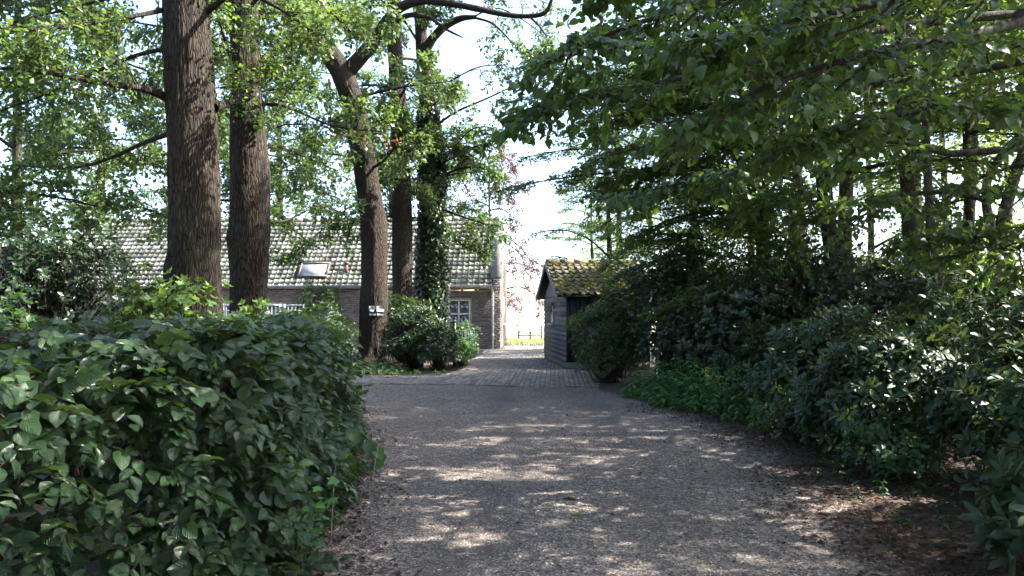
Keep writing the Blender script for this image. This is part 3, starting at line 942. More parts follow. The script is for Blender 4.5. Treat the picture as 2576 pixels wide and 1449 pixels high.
for r_ in range(nrow):
    z0 = 0.01 + r_*BH
    off = -(BW/2) if r_ % 2 else 0
    for k in range(int(HL/BW)+1):
        x1 = (-k*BW - 0.004) if r_ % 2 == 0 else (-(k-1)*BW - 0.1145); x0 = max(x1-0.211, -HL)
        if k == 0 and r_ % 2: x0, x1 = -0.1045, -0.004
        pieces = [(x0, x1)]
        for (wa, wb, wz0, wz1) in wins:
            top = wz1 + (0.215 if wa > -4 else 0)
            if z0+0.064 > wz0-0.02 and z0 < top:
                new = []
                for (a, c_) in pieces:
                    if c_ <= wa or a >= wb: new.append((a, c_)); continue
                    if a < wa: new.append((a, wa))
                    if c_ > wb: new.append((wb, c_))
                pieces = new
        for (a, c_) in pieces:
            if c_-a > 0.03: cells.append(((a, 0, z0), (1, 0, 0), (0, -1, 0), c_-a, 0.064))
for k in range(25):     # soldier course over the window beside the drainpipe
    cells.append(((-3.05+k*0.0752, 0, 2.112), (1, 0, 0), (0, -1, 0), 0.066, 0.20))
for r_ in range(6):     # shoulder of the gable
    cells.append(((-0.296+(0.0 if r_ % 2 else 0.0), 0, WH+0.01+r_*BH), (1, 0, 0), (0, -1, 0), 0.18 if r_ % 2 else 0.10, 0.064))
    cells.append(((-0.106 if r_ % 2 else -0.186, 0, WH+0.01+r_*BH), (1, 0, 0), (0, -1, 0), 0.10 if r_ % 2 else 0.18, 0.064))
bricks(house, cells, "bricks", BRICK, 300, lambda O: np.where(O[:, 2] > 0.15, np.abs(O[:, 0]+0.9), 5))
cells = []
for r_ in range(75):
    z0 = 0.01+r_*BH
    for k in range(29):
        y0 = 0.0+k*BW+(BW/2 if r_ % 2 else 0)
        yc = y0+0.1
        top = WH+0.40 if yc < 0.28 else WH+0.1+min(yc, HD-yc)*math.tan(PIT)
        if y0+0.21 > HD or z0+0.07 > top: continue
        cells.append(((0, y0, z0), (0, 1, 0), (1, 0, 0), 0.211, 0.064))
bricks(house, cells, "gable_bricks", BRICK, 0, None)
# roof
g = rng(31)
TW, TL = 0.238, 0.275
EO = 0.20                                     # eaves overhang
sl = np.array([0, math.cos(PIT), math.sin(PIT)])
nl = np.array([0, -math.sin(PIT), math.cos(PIT)])
e0 = np.array([0, -EO, WH+0.10-EO*math.tan(PIT)+0.16])
slope_len = (HD/2+EO)/math.cos(PIT)
gr = Geo()
ex0, ex1 = -HL-0.15, -0.36
pA, pB = e0-nl*0.05, e0+sl*slope_len-nl*0.05
gr.add([(ex0, pA[1], pA[2]), (ex1, pA[1], pA[2]), (ex1, pB[1], pB[2]), (ex0, pB[1], pB[2]),
        (ex0, HD+EO, pA[2]), (ex1, HD+EO, pA[2])], [(0, 1, 2, 3), (3, 2, 5, 4)])
roof = ob("roof", gr.mesh("roof"), plain("roof_boarding", [(0.3, (0.05, 0.045, 0.04)), (0.7, (0.09, 0.08, 0.07))], 5, 0.9, 0.0), house, local=True)
def pantile(w, L, amp, segs=8):
    V = []; 
    for (t, lift) in ((0.0, 0.040), (1.0, 0.0)):
        for k in range(segs+1):
            u = k/segs
            h = amp*(math.exp(-((u-0.86)/0.13)**2)+math.exp(-((u+0.14)/0.13)**2)) + 0.25*amp*(2*u-1)**2
            V.append((u*w*1.06, t*L, h+lift))
    nb = len(V)
    for k in range(segs+1):
        x, y, z = V[k]; V.append((x, y+0.004, z-0.022))
    Q = [(k, k+1, segs+2+k, segs+1+k) for k in range(segs)] + [(nb+k, nb+k+1, k+1, k) for k in range(segs)]
    return np.array(V), np.array(Q)
tv, tq = pantile(TW, TL*1.12, 0.034)
rows = int(slope_len/TL); cols = int((ex1-ex0)/TW)
TP, = [[]]
for r_ in range(rows):
    for c_ in range(cols):
        TP.append((ex1-(c_+1)*TW, r_*TL, c_, r_))
Mx = np.stack([np.array([1, 0, 0.0]), sl, nl], -1)
skyl = (-8.5, -7.25)
keepT = []
for (x, s, c_, r_) in TP:
    if skyl[0]-0.1 < x+0.1 < skyl[1]+0.05 and 2 <= r_ <= 5: continue
    keepT.append((x, s, c_, r_))
sel = sorted(keepT, key=lambda t: (0 if t[2] < 16 else (1 if 19 < t[2] < 32 else 2), t[2]))
TM = mesh_new("tile", tv@Mx.T, tq, smooth=True); TM.materials.append(TILE)
for (x, s, c_, r_) in sel[:300]:
    o = bpy.data.objects.new("tile", TM); COL.objects.link(o); o.parent = roof
    o.location = np.array([x+g.normal()*0.003, 0, 0]) + e0 + sl*(s+g.normal()*0.006) + nl*(g.random()*0.014+0.025*math.sin(x*0.9)*math.sin(s*1.3+x*0.3))
    o.rotation_euler = (g.normal()*0.02, g.normal()*0.025, g.normal()*0.018)
rest = sel[300:]
off = np.array([np.array([x+g.normal()*0.003, 0, 0]) + e0 + sl*(s+g.normal()*0.006) + nl*(g.random()*0.014+0.025*math.sin(x*0.9)*math.sin(s*1.3+x*0.3)) for (x, s, c_, r_) in rest])
vv = (tv@Mx.T)[None] + off[:, None]
o = ob("tiles", mesh_new("tiles", vv.reshape(-1, 3), (tq[None]+(np.arange(len(rest))*len(tv))[:, None, None]).reshape(-1, 4), smooth=True), TILE, roof, local=True)
o["kind"] = "stuff"
# ridge tiles
rp = e0+sl*slope_len
for k in range(46):
    g_ = Geo()
    x1 = ex1-k*0.4; pts = [(x1, rp[1]+0.02, rp[2]-0.02), (x1-0.42, rp[1]+0.02, rp[2]-0.02)]
    g_.tube(pts, [0.125, 0.115], 10)
    ob("ridge_tile", g_.mesh("ridge_tile", True), TILE, roof, local=True)
# coping on the gable
gc = Geo()
s0 = 0.42/math.sin(PIT)
for (t0_, t1_, lift, wd) in ((0.55, slope_len, 0.10, 0.17),):
    a = e0+sl*t0_+nl*0.06; c_ = e0+sl*t1_+nl*0.06
    x0, x1 = -0.38, 0.05
    th_ = nl*0.08
    V = []
    for x in (x0, x1):
        for p in (a, c_, c_+th_, a+th_): V.append((x, p[1], p[2]))
    gc.add(V, [(0, 3, 2, 1), (4, 5, 6, 7), (3, 7, 6, 2), (0, 4, 7, 3), (0, 1, 5, 4)])
ob("coping", gc.mesh("coping"), COPING, house, local=True)
# eaves: box gutter with brackets at the right-hand end, plain gutter further along
gt = Geo(); gt.prism([(-0.30, WH+0.13), (-0.07, WH+0.02), (-0.07, WH+0.145), (-0.30, WH+0.145)], 'x', -3.6, -0.14)
ob("eaves_board", gt.mesh("eaves_board"), plain("pale_board", [(0.3, (0.55, 0.46, 0.36)), (0.7, (0.66, 0.57, 0.46))], 5, 0.6, 0.05), house, local=True)
gt = Geo(); gt.prism([(-0.33, WH+0.146), (0.02, WH+0.146), (0.02, WH+0.20), (-0.335, WH+0.20)], 'x', -3.6, -0.10)
ob("gutter", gt.mesh("gutter"), ZINC, house, local=True)
gt = Geo(); gt.box(-3.6, -0.26, -0.065, -0.013, WH-0.065, WH+0.015)
ob("fascia", gt.mesh("fascia"), CREAM, house, local=True)
for k in range(6):
    gb = Geo(); x = -0.42-k*0.57
    gb.prism([(-0.20, WH+0.055), (-0.066, WH-0.04), (-0.066, WH+0.01), (-0.20, WH+0.075)], 'x', x-0.05, x+0.05)
    ob("bracket", gb.mesh("bracket"), CREAM, house, local=True)
gt = Geo(); gt.prism([(-0.26, WH+0.05), (-0.014, WH+0.05), (-0.014, WH+0.20), (-0.28, WH+0.20)], 'x', -HL-0.1, -3.61)
ob("gutter", gt.mesh("gutter"), DARKGUT, house, local=True)
gd = Geo()
gd.tube([(-0.30, -0.19, WH+0.10), (-0.30, -0.10, WH-0.08), (-0.30, -0.085, WH-0.2), (-0.29, -0.085, 0.03)], [0.048, 0.045, 0.045, 0.045], 10)
pipe = ob("drainpipe", gd.mesh("drainpipe", True), plain("pipe_grey", [(0.3, (0.50, 0.52, 0.55)), (0.7, (0.62, 0.64, 0.66))], 3, 0.5, 0.0), house, local=True)
for z in (0.55, 1.75):
    gd = Geo(); gd.tube([(-0.295, -0.085, z), (-0.295, -0.085, z+0.05)], [0.052, 0.052], 10)
    ob("pipe_clip", gd.mesh("pipe_clip"), ZINC, pipe, local=True)

def window(root, x0, x1, z0, z1, nl_, tr, outer, name="window", blind=None, slats=0):
    """frame, mullions, transom, panes and blind set back in an opening of the front wall"""
    gf = Geo(); t = 0.065
    gf.box(x0, x0+t, 0.02, 0.10, z0, z1); gf.box(x1-t, x1, 0.02, 0.10, z0, z1)
    gf.box(x0+t, x1-t, 0.02, 0.10, z1-t, z1); gf.box(x0+t, x1-t, 0.02, 0.10, z0, z0+t)
    w = ob(name, gf.mesh("window"), outer, root, local=True)
    i0, i1, j0, j1 = x0+t, x1-t, z0+t, z1-t
    gi = Geo(); s = 0.055
    gi.box(i0, i0+s, 0.03, 0.09, j0, j1); gi.box(i1-s, i1, 0.03, 0.09, j0, j1)
    gi.box(i0+s, i1-s, 0.03, 0.09, j1-s, j1); gi.box(i0+s, i1-s, 0.03, 0.09, j0, j0+s)
    ob("sash", gi.mesh("sash"), WHITE, w, local=True)
    a, c_ = i0+s, i1-s
    step = (c_-a)/nl_
    zt = tr if tr else None
    for k in range(1, nl_):
        gm = Geo(); gm.box(a+k*step-0.025, a+k*step+0.025, 0.034, 0.086, j0+s, j1-s)
        ob("mullion", gm.mesh("mullion"), WHITE, w, local=True)
    for k in range(nl_):
        xa, xb = a+k*step+(0.025 if k else 0), a+(k+1)*step-(0.025 if k < nl_-1 else 0)
        parts = [(j0+s, j1-s)]
        if zt:
            gm = Geo(); gm.box(xa, xb, 0.036, 0.084, zt-0.03, zt+0.03)
            ob("transom", gm.mesh("transom"), WHITE, w, local=True)
            parts = [(j0+s, zt-0.03), (zt+0.03, j1-s)]
        for (za, zb) in parts:
            gp = Geo(); gp.box(xa, xb, 0.055, 0.063, za, zb)
            ob("pane", gp.mesh("pane"), GLASS, w, local=True)
    if blind:
        zb0, n = blind
        hgt = (z1-t-0.05-zb0)/n
        for k in range(n):
            gb = Geo(); zz_ = zb0+k*hgt
            gb.prism([(0.13, zz_), (0.16, zz_+hgt*0.9), (0.165, zz_+hgt*0.9), (0.135, zz_)], 'x', a, c_)
            ob("blind_slat", gb.mesh("blind_slat"), BLIND, w, local=True)
    gs = Geo(); gs.box(x0-0.04, x1+0.04, -0.06, 0.10, z0-0.055, z0-0.004)
    ob("sill", gs.mesh("sill"), outer, w, local=True)
    return w
window(house, -3.05, -1.17, 0.72, 2.10, 4, 1.44, CREAM, blind=(1.30, 9))
window(house, -8.15, -6.95, 0.75, 2.05, 2, None, WHITE, blind=(0.85, 16))
window(house, -11.6, -9.0, 0.75, 1.92, 4, None, WHITE, blind=(0.85, 14))
gi = Geo(); gi.box(-HL+0.3, -0.32, 1.0, 1.1, 0, WH); gi.box(-HL+0.3, -0.32, 0.3, HD-0.3, WH-0.04, WH-0.01)
ob("inner_wall", gi.mesh("inner_wall"), DARKROOM, house, local=True)
# narrow window with a stone sill in the gable end
gn = Geo(); gn.box(0.013, 0.03, 2.2, 2.9, 1.0, 2.1)
w_ = ob("gable_window", gn.mesh("gable_window"), DARKROOM, house, local=True)
gn = Geo(); gn.box(0.013, 0.12, 2.1, 3.0, 0.93, 0.995)
ob("sill", gn.mesh("sill"), WHITE, w_, local=True)
gn = Geo(); gn.box(0.013, 0.05, 2.14, 2.195, 1.0, 2.1); gn.box(0.013, 0.05, 2.905, 2.96, 1.0, 2.1); gn.box(0.013, 0.05, 2.14, 2.96, 2.105, 2.16)
ob("frame", gn.mesh("frame"), WHITE, w_, local=True)
# roof window and flue
def slope_box(x0, x1, s0, s1, n0, n1):
    V = []
    for x in (x0, x1):
        for (s, n) in ((s0, n0), (s1, n0), (s1, n1), (s0, n1)):
            p = e0+sl*s+nl*n; V.append((x, p[1], p[2]))
    return V, [(0, 3, 2, 1), (4, 5, 6, 7), (3, 7, 6, 2), (0, 4, 7, 3), (0, 1, 5, 4), (1, 2, 6, 5)]
gk = Geo()
for bx in ((skyl[0], skyl[1], 0.62, 0.70, 0, 0.14), (skyl[0], skyl[1], 1.44, 1.52, 0, 0.14), (skyl[0], skyl[0]+0.07, 0.70, 1.44, 0, 0.138), (skyl[1]-0.07, skyl[1], 0.70, 1.44, 0, 0.138)):
    gk.add(*slope_box(*bx))
sk = ob("roof_window", gk.mesh("roof_window"), plain("dark_trim", [(0.3, (0.06, 0.05, 0.046)), (0.7, (0.10, 0.085, 0.078))], 5, 0.6, 0.0), roof, local=True)
gk = Geo(); gk.add(*slope_box(skyl[0]+0.07, skyl[1]-0.07, 0.70, 1.44, 0.09, 0.10))
ob("pane", gk.mesh("pane"), plain("sky_reflection_pane", [(0.3, (0.20, 0.215, 0.22)), (0.7, (0.27, 0.285, 0.29))], 3, 0.25, 0.0, spec=0.8), sk, local=True)  # pale base colour stands in for sky reflected in the glass
gf = Geo(); p = e0+sl*0.95
gf.tube([(-6.5, p[1], p[2]-0.1), (-6.5, p[1], p[2]+0.38)], [0.07, 0.07], 10); gf.tube([(-6.5, p[1], p[2]+0.38), (-6.5, p[1], p[2]+0.47)], [0.10, 0.10], 10)
ob("flue", gf.mesh("flue"), plain("rusty_flue", [(0.3, (0.08, 0.04, 0.03)), (0.7, (0.16, 0.07, 0.05))], 9, 0.7, 0.1), roof, local=True)

# far cottage at the left edge, seen between leaves
cot = thing("cottage", "small white walled cottage with an orange roof, half hidden by leaves", "cottage", (-25.5, 35.5, 0), R(3))
gq = Geo(); gq.box(-4, 3.2, 0, 5, -0.05, 2.3); ob("wall", gq.mesh("wall"), WHITE, cot, local=True)
gq = Geo(); gq.prism([(-0.3, 2.25), (2.5, 4.6), (5.3, 2.25), (5.3, 2.38), (2.5, 4.75), (-0.3, 2.38)], 'x', -4.2, 3.4)
ob("roof", gq.mesh("roof"), plain("orange_tiles", [(0.3, (0.28, 0.10, 0.05)), (0.7, (0.42, 0.17, 0.08))], 5, 0.85, 0.3), cot, local=True)
for x in (-2.6, 0.4):
    gq = Geo(); gq.box(x, x+1.2, -0.03, 0.02, 0.9, 1.9); w_ = ob("window", gq.mesh("window"), WHITE, cot, local=True)
    gq = Geo(); gq.box(x+0.08, x+1.12, -0.04, -0.031, 0.98, 1.82); ob("pane", gq.mesh("pane"), DARKROOM, w_, local=True)

# ------------------------------------------------------------------ shed
SN, SF = np.array([1.44, 20.75]), np.array([1.06, 25.4])
SW = float(np.linalg.norm(SF-SN))
SROT = math.atan2(SF[1]-SN[1], SF[0]-SN[0]) - R(90)
shed = thing("shed", "dark timber shed with a mossy tiled roof and small arched window", "shed", (SN[0], SN[1], 0), SROT)
SLEN, SH, SR = 2.3, 1.98, 0.95
GREYWOOD = plain("grey_stained_board", [(0.25, (0.088, 0.080, 0.092)), (0.5, (0.150, 0.137, 0.152)), (0.8, (0.23, 0.212, 0.23))], 3, 0.7, 0.3, 0.005, cscale=(1, 1, 9), isl=0.35)
BLACKWOOD = plain("black_stained_board", [(0.3, (0.010, 0.012, 0.013)), (0.7, (0.028, 0.031, 0.033))], 4, 0.65, 0.25, 0.005, cscale=(8, 8, 1), isl=0.3)
PLINTH = plain("mossy_plinth", [(0.3, (0.09, 0.085, 0.065)), (0.7, (0.17, 0.16, 0.125))], 5, 0.95, 0.3)
# local frame: x runs along the ridge (to the right), y runs along the gable wall (away)
gs = Geo(); gs.prism([(0.02, 0.2), (SW-0.02, 0.2), (SW-0.02, SH), (SW/2, SH+SR-0.03), (0.02, SH)], 'x', 0.02, SLEN)
ob("body", gs.mesh("body"), BLACKWOOD, shed, local=True)
gs = Geo(); gs.box(0.0, SLEN, 0.0, SW, -0.05, 0.2); ob("plinth", gs.mesh("plinth"), PLINTH, shed, local=True)
bh = 0.135
win_y0, win_y1, win_z0 = SW*0.47, SW*0.64, 1.20
k = 0; z = 0.21
while z < SH-0.02:
    z1 = min(z+bh*1.08, SH)
    spans = [(0.0, SW)]
    if z1 > win_z0 and z < win_z0+0.55: spans = [(0.0, win_y0-0.02), (win_y1+0.02, SW)]
    for (a, c_) in spans:
        gb = Geo()
        V = [(0.018, a, z1), (0.018, c_, z1), (0.004, c_, z1), (-0.022, c_, z), (0.018, c_, z), (0.004, a, z1), (-0.022, a, z), (0.018, a, z)]
        gb.add(V, [(5, 6, 3, 2), (6, 7, 4, 3), (0, 5, 2, 1)], [(0, 7, 6), (0, 6, 5), (1, 2, 3), (1, 3, 4)])
        ob("board", gb.mesh("board"), GREYWOOD, shed, local=True)
    z += bh
gb = Geo(); gb.prism([(0.25, SH+0.005), (SW-0.25, SH+0.005), (SW/2, SH+SR-0.12)], 'x', -0.02, 0.018)
ob("gable_panel", gb.mesh("gable_panel"), GREYWOOD, shed, local=True)
gb = Geo(); gb.box(-0.035, -0.021, 0.3, SW-0.3, SH+0.0, SH+0.03)
ob("batten", gb.mesh("batten"), GREYWOOD, shed, local=True)
n = 17
for k in range(n):
    x0 = 0.02+k*(SLEN-0.02)/n
    gb = Geo(); gb.box(x0+0.004, x0+(SLEN-0.02)/n-0.006, -0.012 - (0.014 if k % 2 else 0), 0.019, 0.21, SH-0.01)
    ob("board", gb.mesh("board"), BLACKWOOD, shed, local=True)
# arched window
ga = Geo(); wy = (win_y0+win_y1)/2; hw = (win_y1-win_y0)/2
arch = [(win_y0, win_z0), (win_y1, win_z0), (win_y1, win_z0+0.26), (wy+hw*0.6, win_z0+0.42), (wy, win_z0+0.55), (wy-hw*0.6, win_z0+0.42), (win_y0, win_z0+0.26)]
ga.prism(arch, 'x', -0.012, 0.017)
w_ = ob("window", ga.mesh("window"), plain("black_recess", [(0.3, (0.008, 0.008, 0.009)), (0.7, (0.018, 0.018, 0.02))], 3, 0.3, 0.0), shed, local=True)
ga = Geo()
sc_ = lambda p, s: (wy+(p[0]-wy)*s, win_z0+0.02+(p[1]-win_z0)*s*0.98)
ga.prism([sc_(p, 0.62) for p in arch], 'x', -0.03, -0.0125)
ob("pane", ga.mesh("pane"), plain("milky_pane", [(0.3, (0.30, 0.30, 0.33)), (0.7, (0.42, 0.42, 0.45))], 4, 0.25, 0.0), w_, local=True)
ga = Geo(); ga.box(-0.14, -0.0225, win_y0-0.18, win_y1+0.10, win_z0-0.07, win_z0-0.004)
ob("sill", ga.mesh("sill"), plain("stone_sill", [(0.3, (0.35, 0.34, 0.33)), (0.7, (0.48, 0.46, 0.44))], 6, 0.8, 0.1), w_, local=True)
# roof
SP = math.atan2(SR, SW/2)
ov, gov = 0.16, 0.24
ssl = np.array([0, math.cos(SP), math.sin(SP)]); snl = np.array([0, -math.sin(SP), math.cos(SP)])
se0 = np.array([0, -ov*math.cos(SP), SH-ov*math.sin(SP)+0.03])
slen = (SW/2)/math.cos(SP)+ov
gr = Geo()
a = se0; c_ = se0+ssl*slen
yb, zb = SW+ov*math.cos(SP), se0[2]
for (p0, p1) in (((a[1], a[2]), (c_[1], c_[2])), ((c_[1], c_[2]), (yb, zb))):
    gr.prism([p0, p1, (p1[0], p1[1]+0.035), (p0[0], p0[1]+0.035)], 'x', -gov, SLEN+0.2)
sroof = ob("roof", gr.mesh("roof"), BLACKWOOD, shed, local=True)
for (p0, p1) in (((a[1]-0.02, a[2]-0.10), (c_[1], c_[2]-0.08)), ((yb+0.02, zb-0.10), (c_[1], c_[2]-0.08))):
    gb = Geo(); gb.prism([p0, p1, (p1[0], p1[1]+0.16), (p0[0], p0[1]+0.16)], 'x', -gov-0.03, -gov-0.002)
    ob("barge_board", gb.mesh("barge_board"), GREYWOOD, shed, local=True)
m, nt, b = mat_new("mossy_tile")
v = world_coords(nt); isl = island(nt)
c0 = ramp(nt, mathn(nt, 'ADD', mathn(nt, 'MULTIPLY', isl, 0.5), mathn(nt, 'MULTIPLY', noise(nt, 14, 4, 0.7, v), 0.5)), [(0.3, (0.06, 0.052, 0.046)), (0.7, (0.20, 0.165, 0.15))])
ms = ramp(nt, noise(nt, 4.2, 5, 0.7, v), [(0.45, (0, 0, 0)), (0.56, (0.95, 0.95, 0.95))])
mc = ramp(nt, noise(nt, 25, 4, 0.7, v), [(0.3, (0.085, 0.088, 0.016)), (0.7, (0.25, 0.24, 0.055))])
lk(nt, mixc(nt, ms, c0, mc), b.inputs["Base Color"]); b.inputs["Roughness"].default_value = 0.95
bump(nt, b, noise(nt, 40, 5, 0.75, v), 0.8, 0.03)
MOSSTILE = m
g = rng(8)
tv2, tq2 = pantile(0.21, 0.34*1.1, 0.055)
Mx2 = np.stack([np.array([1, 0, 0.0]), ssl, snl], -1)
TM2 = mesh_new("tile", tv2@Mx2.T, tq2, smooth=True); TM2.materials.append(MOSSTILE)
nr_, nc_ = int(slen/0.34), int((SLEN+0.2+gov)/0.21)
for r_ in range(nr_+1):
    for k in range(nc_):
        o = bpy.data.objects.new("tile", TM2); COL.objects.link(o); o.parent = sroof
        o.location = np.array([-gov+0.0+k*0.21+g.normal()*0.006, 0, 0]) + se0 + ssl*(r_*0.34-0.02+g.normal()*0.01) + snl*(0.04+g.random()*0.012)
        o.rotation_euler = (g.normal()*0.02, g.normal()*0.02, g.normal()*0.02)
for k in range(6):
    g_ = Geo(); x0 = -gov+k*0.43
    g_.tube([(x0, c_[1], c_[2]+0.05), (x0+0.42, c_[1], c_[2]+0.05)], [0.12, 0.105], 10)
    ob("ridge_tile", g_.mesh("ridge_tile", True), MOSSTILE, sroof, local=True)
# moss cushions on the shed roof
N = 420
pp = np.stack([g.uniform(-gov, SLEN, N), g.uniform(0, slen, N)], -1)
mk_ = vnoise(np.stack([pp[:, 0]*1.6, pp[:, 1]*1.6, 0*pp[:, 0]], -1), 4) > 0.15
pp = pp[mk_]; N = len(pp)
pos = np.array([[a_, 0, 0] for a_ in pp[:, 0]]) + se0 + ssl*pp[:, 1:2] + snl*0.075
fr = frames(nrm(np.stack([g.normal(size=N), g.normal(size=N), 0*g.normal(size=N)], -1)), np.repeat(snl[None], N, 0))
vm_, fm_, _ = scatter((octa, octf, np.zeros((7, 2))), pos, fr, np.stack([g.uniform(.04, .11, N), g.uniform(.03, .08, N), g.uniform(.02, .045, N)], -1))
o = ob("moss", mesh_new("moss", vm_, fm_, smooth=True), plain("moss", [(0.3, (0.065, 0.068, 0.014)), (0.7, (0.19, 0.18, 0.045))], 25, 1.0, 0.9, 0.03, coord="World", spec=0.1), sroof, local=True)
o["kind"] = "stuff"

# ------------------------------------------------------------------ paddock fence beyond the shed
FENCEW = plain("weathered_fence", [(0.3, (0.045, 0.038, 0.032)), (0.7, (0.11, 0.095, 0.08))], 4, 0.9, 0.3, cscale=(3, 3, 1))
fence = thing("paddock_fence", "low dark post and rail fence at the edge of the bright meadow", "fence", (1.0, 42.6, 0))
for x, h in ((0.37, 0.46), (1.0, 0.42), (1.62, 0.76)):
    gp = Geo(); gp.box(x-0.055, x+0.055, 42.55, 42.65, -0.1, h); ob("post", gp.mesh("post"), FENCEW, fence)
for z in (0.39, 0.205):
    gp = Geo(); gp.box(0.33, 1.66, 42.50, 42.545, z-0.03, z+0.045); ob("rail", gp.mesh("rail"), FENCEW, fence)
gate = thing("plank_gate", "orange brown plank gate beside the paddock fence, cut off by the shed", "gate", (2.2, 42.8, 0))
for k in range(6):
    gp = Geo(); gp.box(1.76+k*0.15, 1.76+k*0.15+0.14, 42.80, 42.83, 0.02, 0.70); ob("plank", gp.mesh("plank"), plain("orange_plank%d" % 0, [(0.3, (0.25, 0.10, 0.035)), (0.7, (0.38, 0.17, 0.06))], 4, 0.8, 0.2) if k == 0 else bpy.data.materials["orange_plank0"], gate)
gp = Geo(); gp.box(1.74, 2.68, 42.77, 42.798, 0.48, 0.54); ob("rail", gp.mesh("rail"), FENCEW, gate)

# white railing in front of the house
RAILW = plain("weathered_white", [(0.3, (0.36, 0.38, 0.42)), (0.7, (0.46, 0.48, 0.52))], 4, 0.5, 0.0)
def railing(x0, x1, y, label, grid):
    rt = thing("white_railing", label, "railing", ((x0+x1)/2, y, 0), 0, "white railing panels along the house")
    top = 1.80
    for x in (x0, x1):
        gp = Geo(); gp.box(x-0.03, x+0.03, y-0.03, y+0.03, 0, top+0.04); ob("post", gp.mesh("post"), RAILW, rt)
    for z in (top, 0.2) + ((1.58,) if grid else ()):
        gp = Geo(); gp.box(x0+0.03, x1-0.03, y-0.02, y+0.02, z-0.03, z+0.02); ob("rail", gp.mesh("rail"), RAILW, rt)
    n = max(2, int((x1-x0)/0.13))
    for k in range(1, n):
        x = x0+(x1-x0)*k/n
        gp = Geo(); gp.box(x-0.009, x+0.009, y-0.009, y+0.009, 0.22, top-0.03); ob("baluster", gp.mesh("baluster"), RAILW, rt)
railing(-9.95, -9.3, 31.0, "white railing panel with upright bars just beside the slimmer oak trunk", False)
railing(-9.12, -8.37, 31.0, "white railing panel with a cross rail, nearest the blue blind window", True)
railing(-11.6, -11.0, 31.0, "white railing panel showing between the two big oak trunks", True)
# ------------------------------------------------------------------ the oaks
g = rng(101)
oak1, cp, cr = tree("oak_tree", "thickest oak trunk, rising from the hedge on the left", "tree",
    [(487, 1039, 12, 77.3), (487, 900, 12, 71.8), (490, 750, 12, 66.2), (489, 600, 12, 65.3), (487, 450, 12, 64.4), (482, 300, 12, 61.6), (474, 150, 12, 58.9), (467, 20, 12, 56.1), (462, -150, 12, 51.5), (458, -420, 12, 42.3), (450, -800, 12, 27.6), (448, -1200, 12, 9.2)],
    OAK_BARK, 104, 180, 0.08, 40, 1, burls=[(P(548, 300, 11.8), 0.16, 0.10), (P(515, 395, 11.6), 0.10, 0.05), (P(540, 560, 11.7), 0.12, 0.05), (P(420, 120, 11.8), 0.12, 0.05), (P(415, 690, 11.9), 0.25, 0.05)])
limbs = [np.array([P(430, 250, 12), P(370, 225, 11.6), P(300, 215, 11.2), P(200, 200, 10.8), P(60, 175, 10.4), P(-140, 170, 10)]),
         np.array([P(430, 120, 12), P(340, 140, 12.4), P(230, 185, 12.6), P(110, 240, 12.6), P(-60, 300, 12.5)]),
         np.array([P(430, 335, 12), P(360, 360, 12.4), P(270, 400, 12.8), P(170, 425, 13), P(40, 415, 13.4)]),
         np.array([P(440, 20, 12), P(340, 40, 11.4), P(220, 60, 10.8), P(80, 75, 10.2), P(-120, 60, 9.7)]),
         np.array([P(440, -60, 12), P(330, -20, 12.8), P(180, 20, 13.4), P(20, 60, 13.8)]),
         np.array([P(540, 270, 12), P(570, 262, 12.4), P(600, 240, 13), P(680, 150, 13.5), P(760, 90, 13.6)]),
         np.array([P(520, 30, 12), P(600, -20, 11.6), P(700, 20, 11.2), P(800, 90, 11)])]
NLEAF += dress(oak1, limbs, g, L_OAK, 0.10, OAK_LEAF, 12, 1.2, 8, 0.45, 9, 0.55, np.array([.075, .04, .045, .04, .045, .07, .05]), OAK_BARK, planar=False, vert=0.25, leaf_jit=0.05)
up = crown_limbs(cp, 7.0, 13, 9, 4.2, g, (10, 45), 0.5)
NLEAF += dress(oak1, up, g, L_RHOMB, 0.19, OAK_LEAF, 10, 1.6, 7, 0.6, 10, 0.5, 0.08, OAK_BARK, planar=False, limb_objs=False, leaf_jit=0.08)

oak2, cp, cr = tree("oak_tree", "slimmer straight oak trunk close behind the thickest one", "tree",
    [(622, 1002, 14, 52), (622, 880, 14, 46), (623, 770, 14, 43), (627, 600, 14, 48), (630, 450, 14, 48), (624, 340, 14, 43), (619, 250, 14, 37), (616, 120, 14, 37), (615, 20, 14, 37), (612, -150, 14, 33), (606, -400, 14, 26), (600, -800, 14, 15), (598, -1100, 14, 6)],
    OAK_BARK, 80, 150, 0.10, 32, 4, burls=[(P(650, 165, 13.9), 0.10, 0.12), (P(585, 600, 13.8), 0.12, 0.09), (P(665, 300, 13.8), 0.12, 0.06), (P(610, 270, 13.7), 0.10, 0.06)])
limbs = [np.array([P(660, 262, 14), P(710, 265, 13.7), P(770, 290, 13.4), P(850, 320, 13), P(960, 330, 12.8)]),
         np.array([P(650, 160, 14), P(700, 110, 14.5), P(760, 60, 15), P(830, 30, 15.4), P(900, 60, 15.5)]),
         np.array([P(600, 240, 14), P(580, 160, 13.6), P(560, 80, 13), P(520, -40, 12)]),
         np.array([P(650, 560, 14), P(720, 555, 15), P(800, 520, 16.5), P(870, 540, 17.5)]),
         np.array([P(640, 0, 14), P(720, -30, 13), P(820, 20, 12), P(900, 100, 11.6)]),
         np.array([P(630, 380, 14.2), P(700, 370, 15.5), P(780, 400, 16.5), P(850, 430, 17.5)])]
NLEAF += dress(oak2, limbs, g, L_OAK, 0.10, OAK_LEAF, 10, 1.1, 8, 0.42, 9, 0.5, np.array([.03, .045, .04, .025, .04, .03]), OAK_BARK, planar=False, vert=0.25, leaf_jit=0.05)
up = crown_limbs(cp, 7.0, 14, 9, 3.8, g, (10, 45), 0.5, az0=1.2)
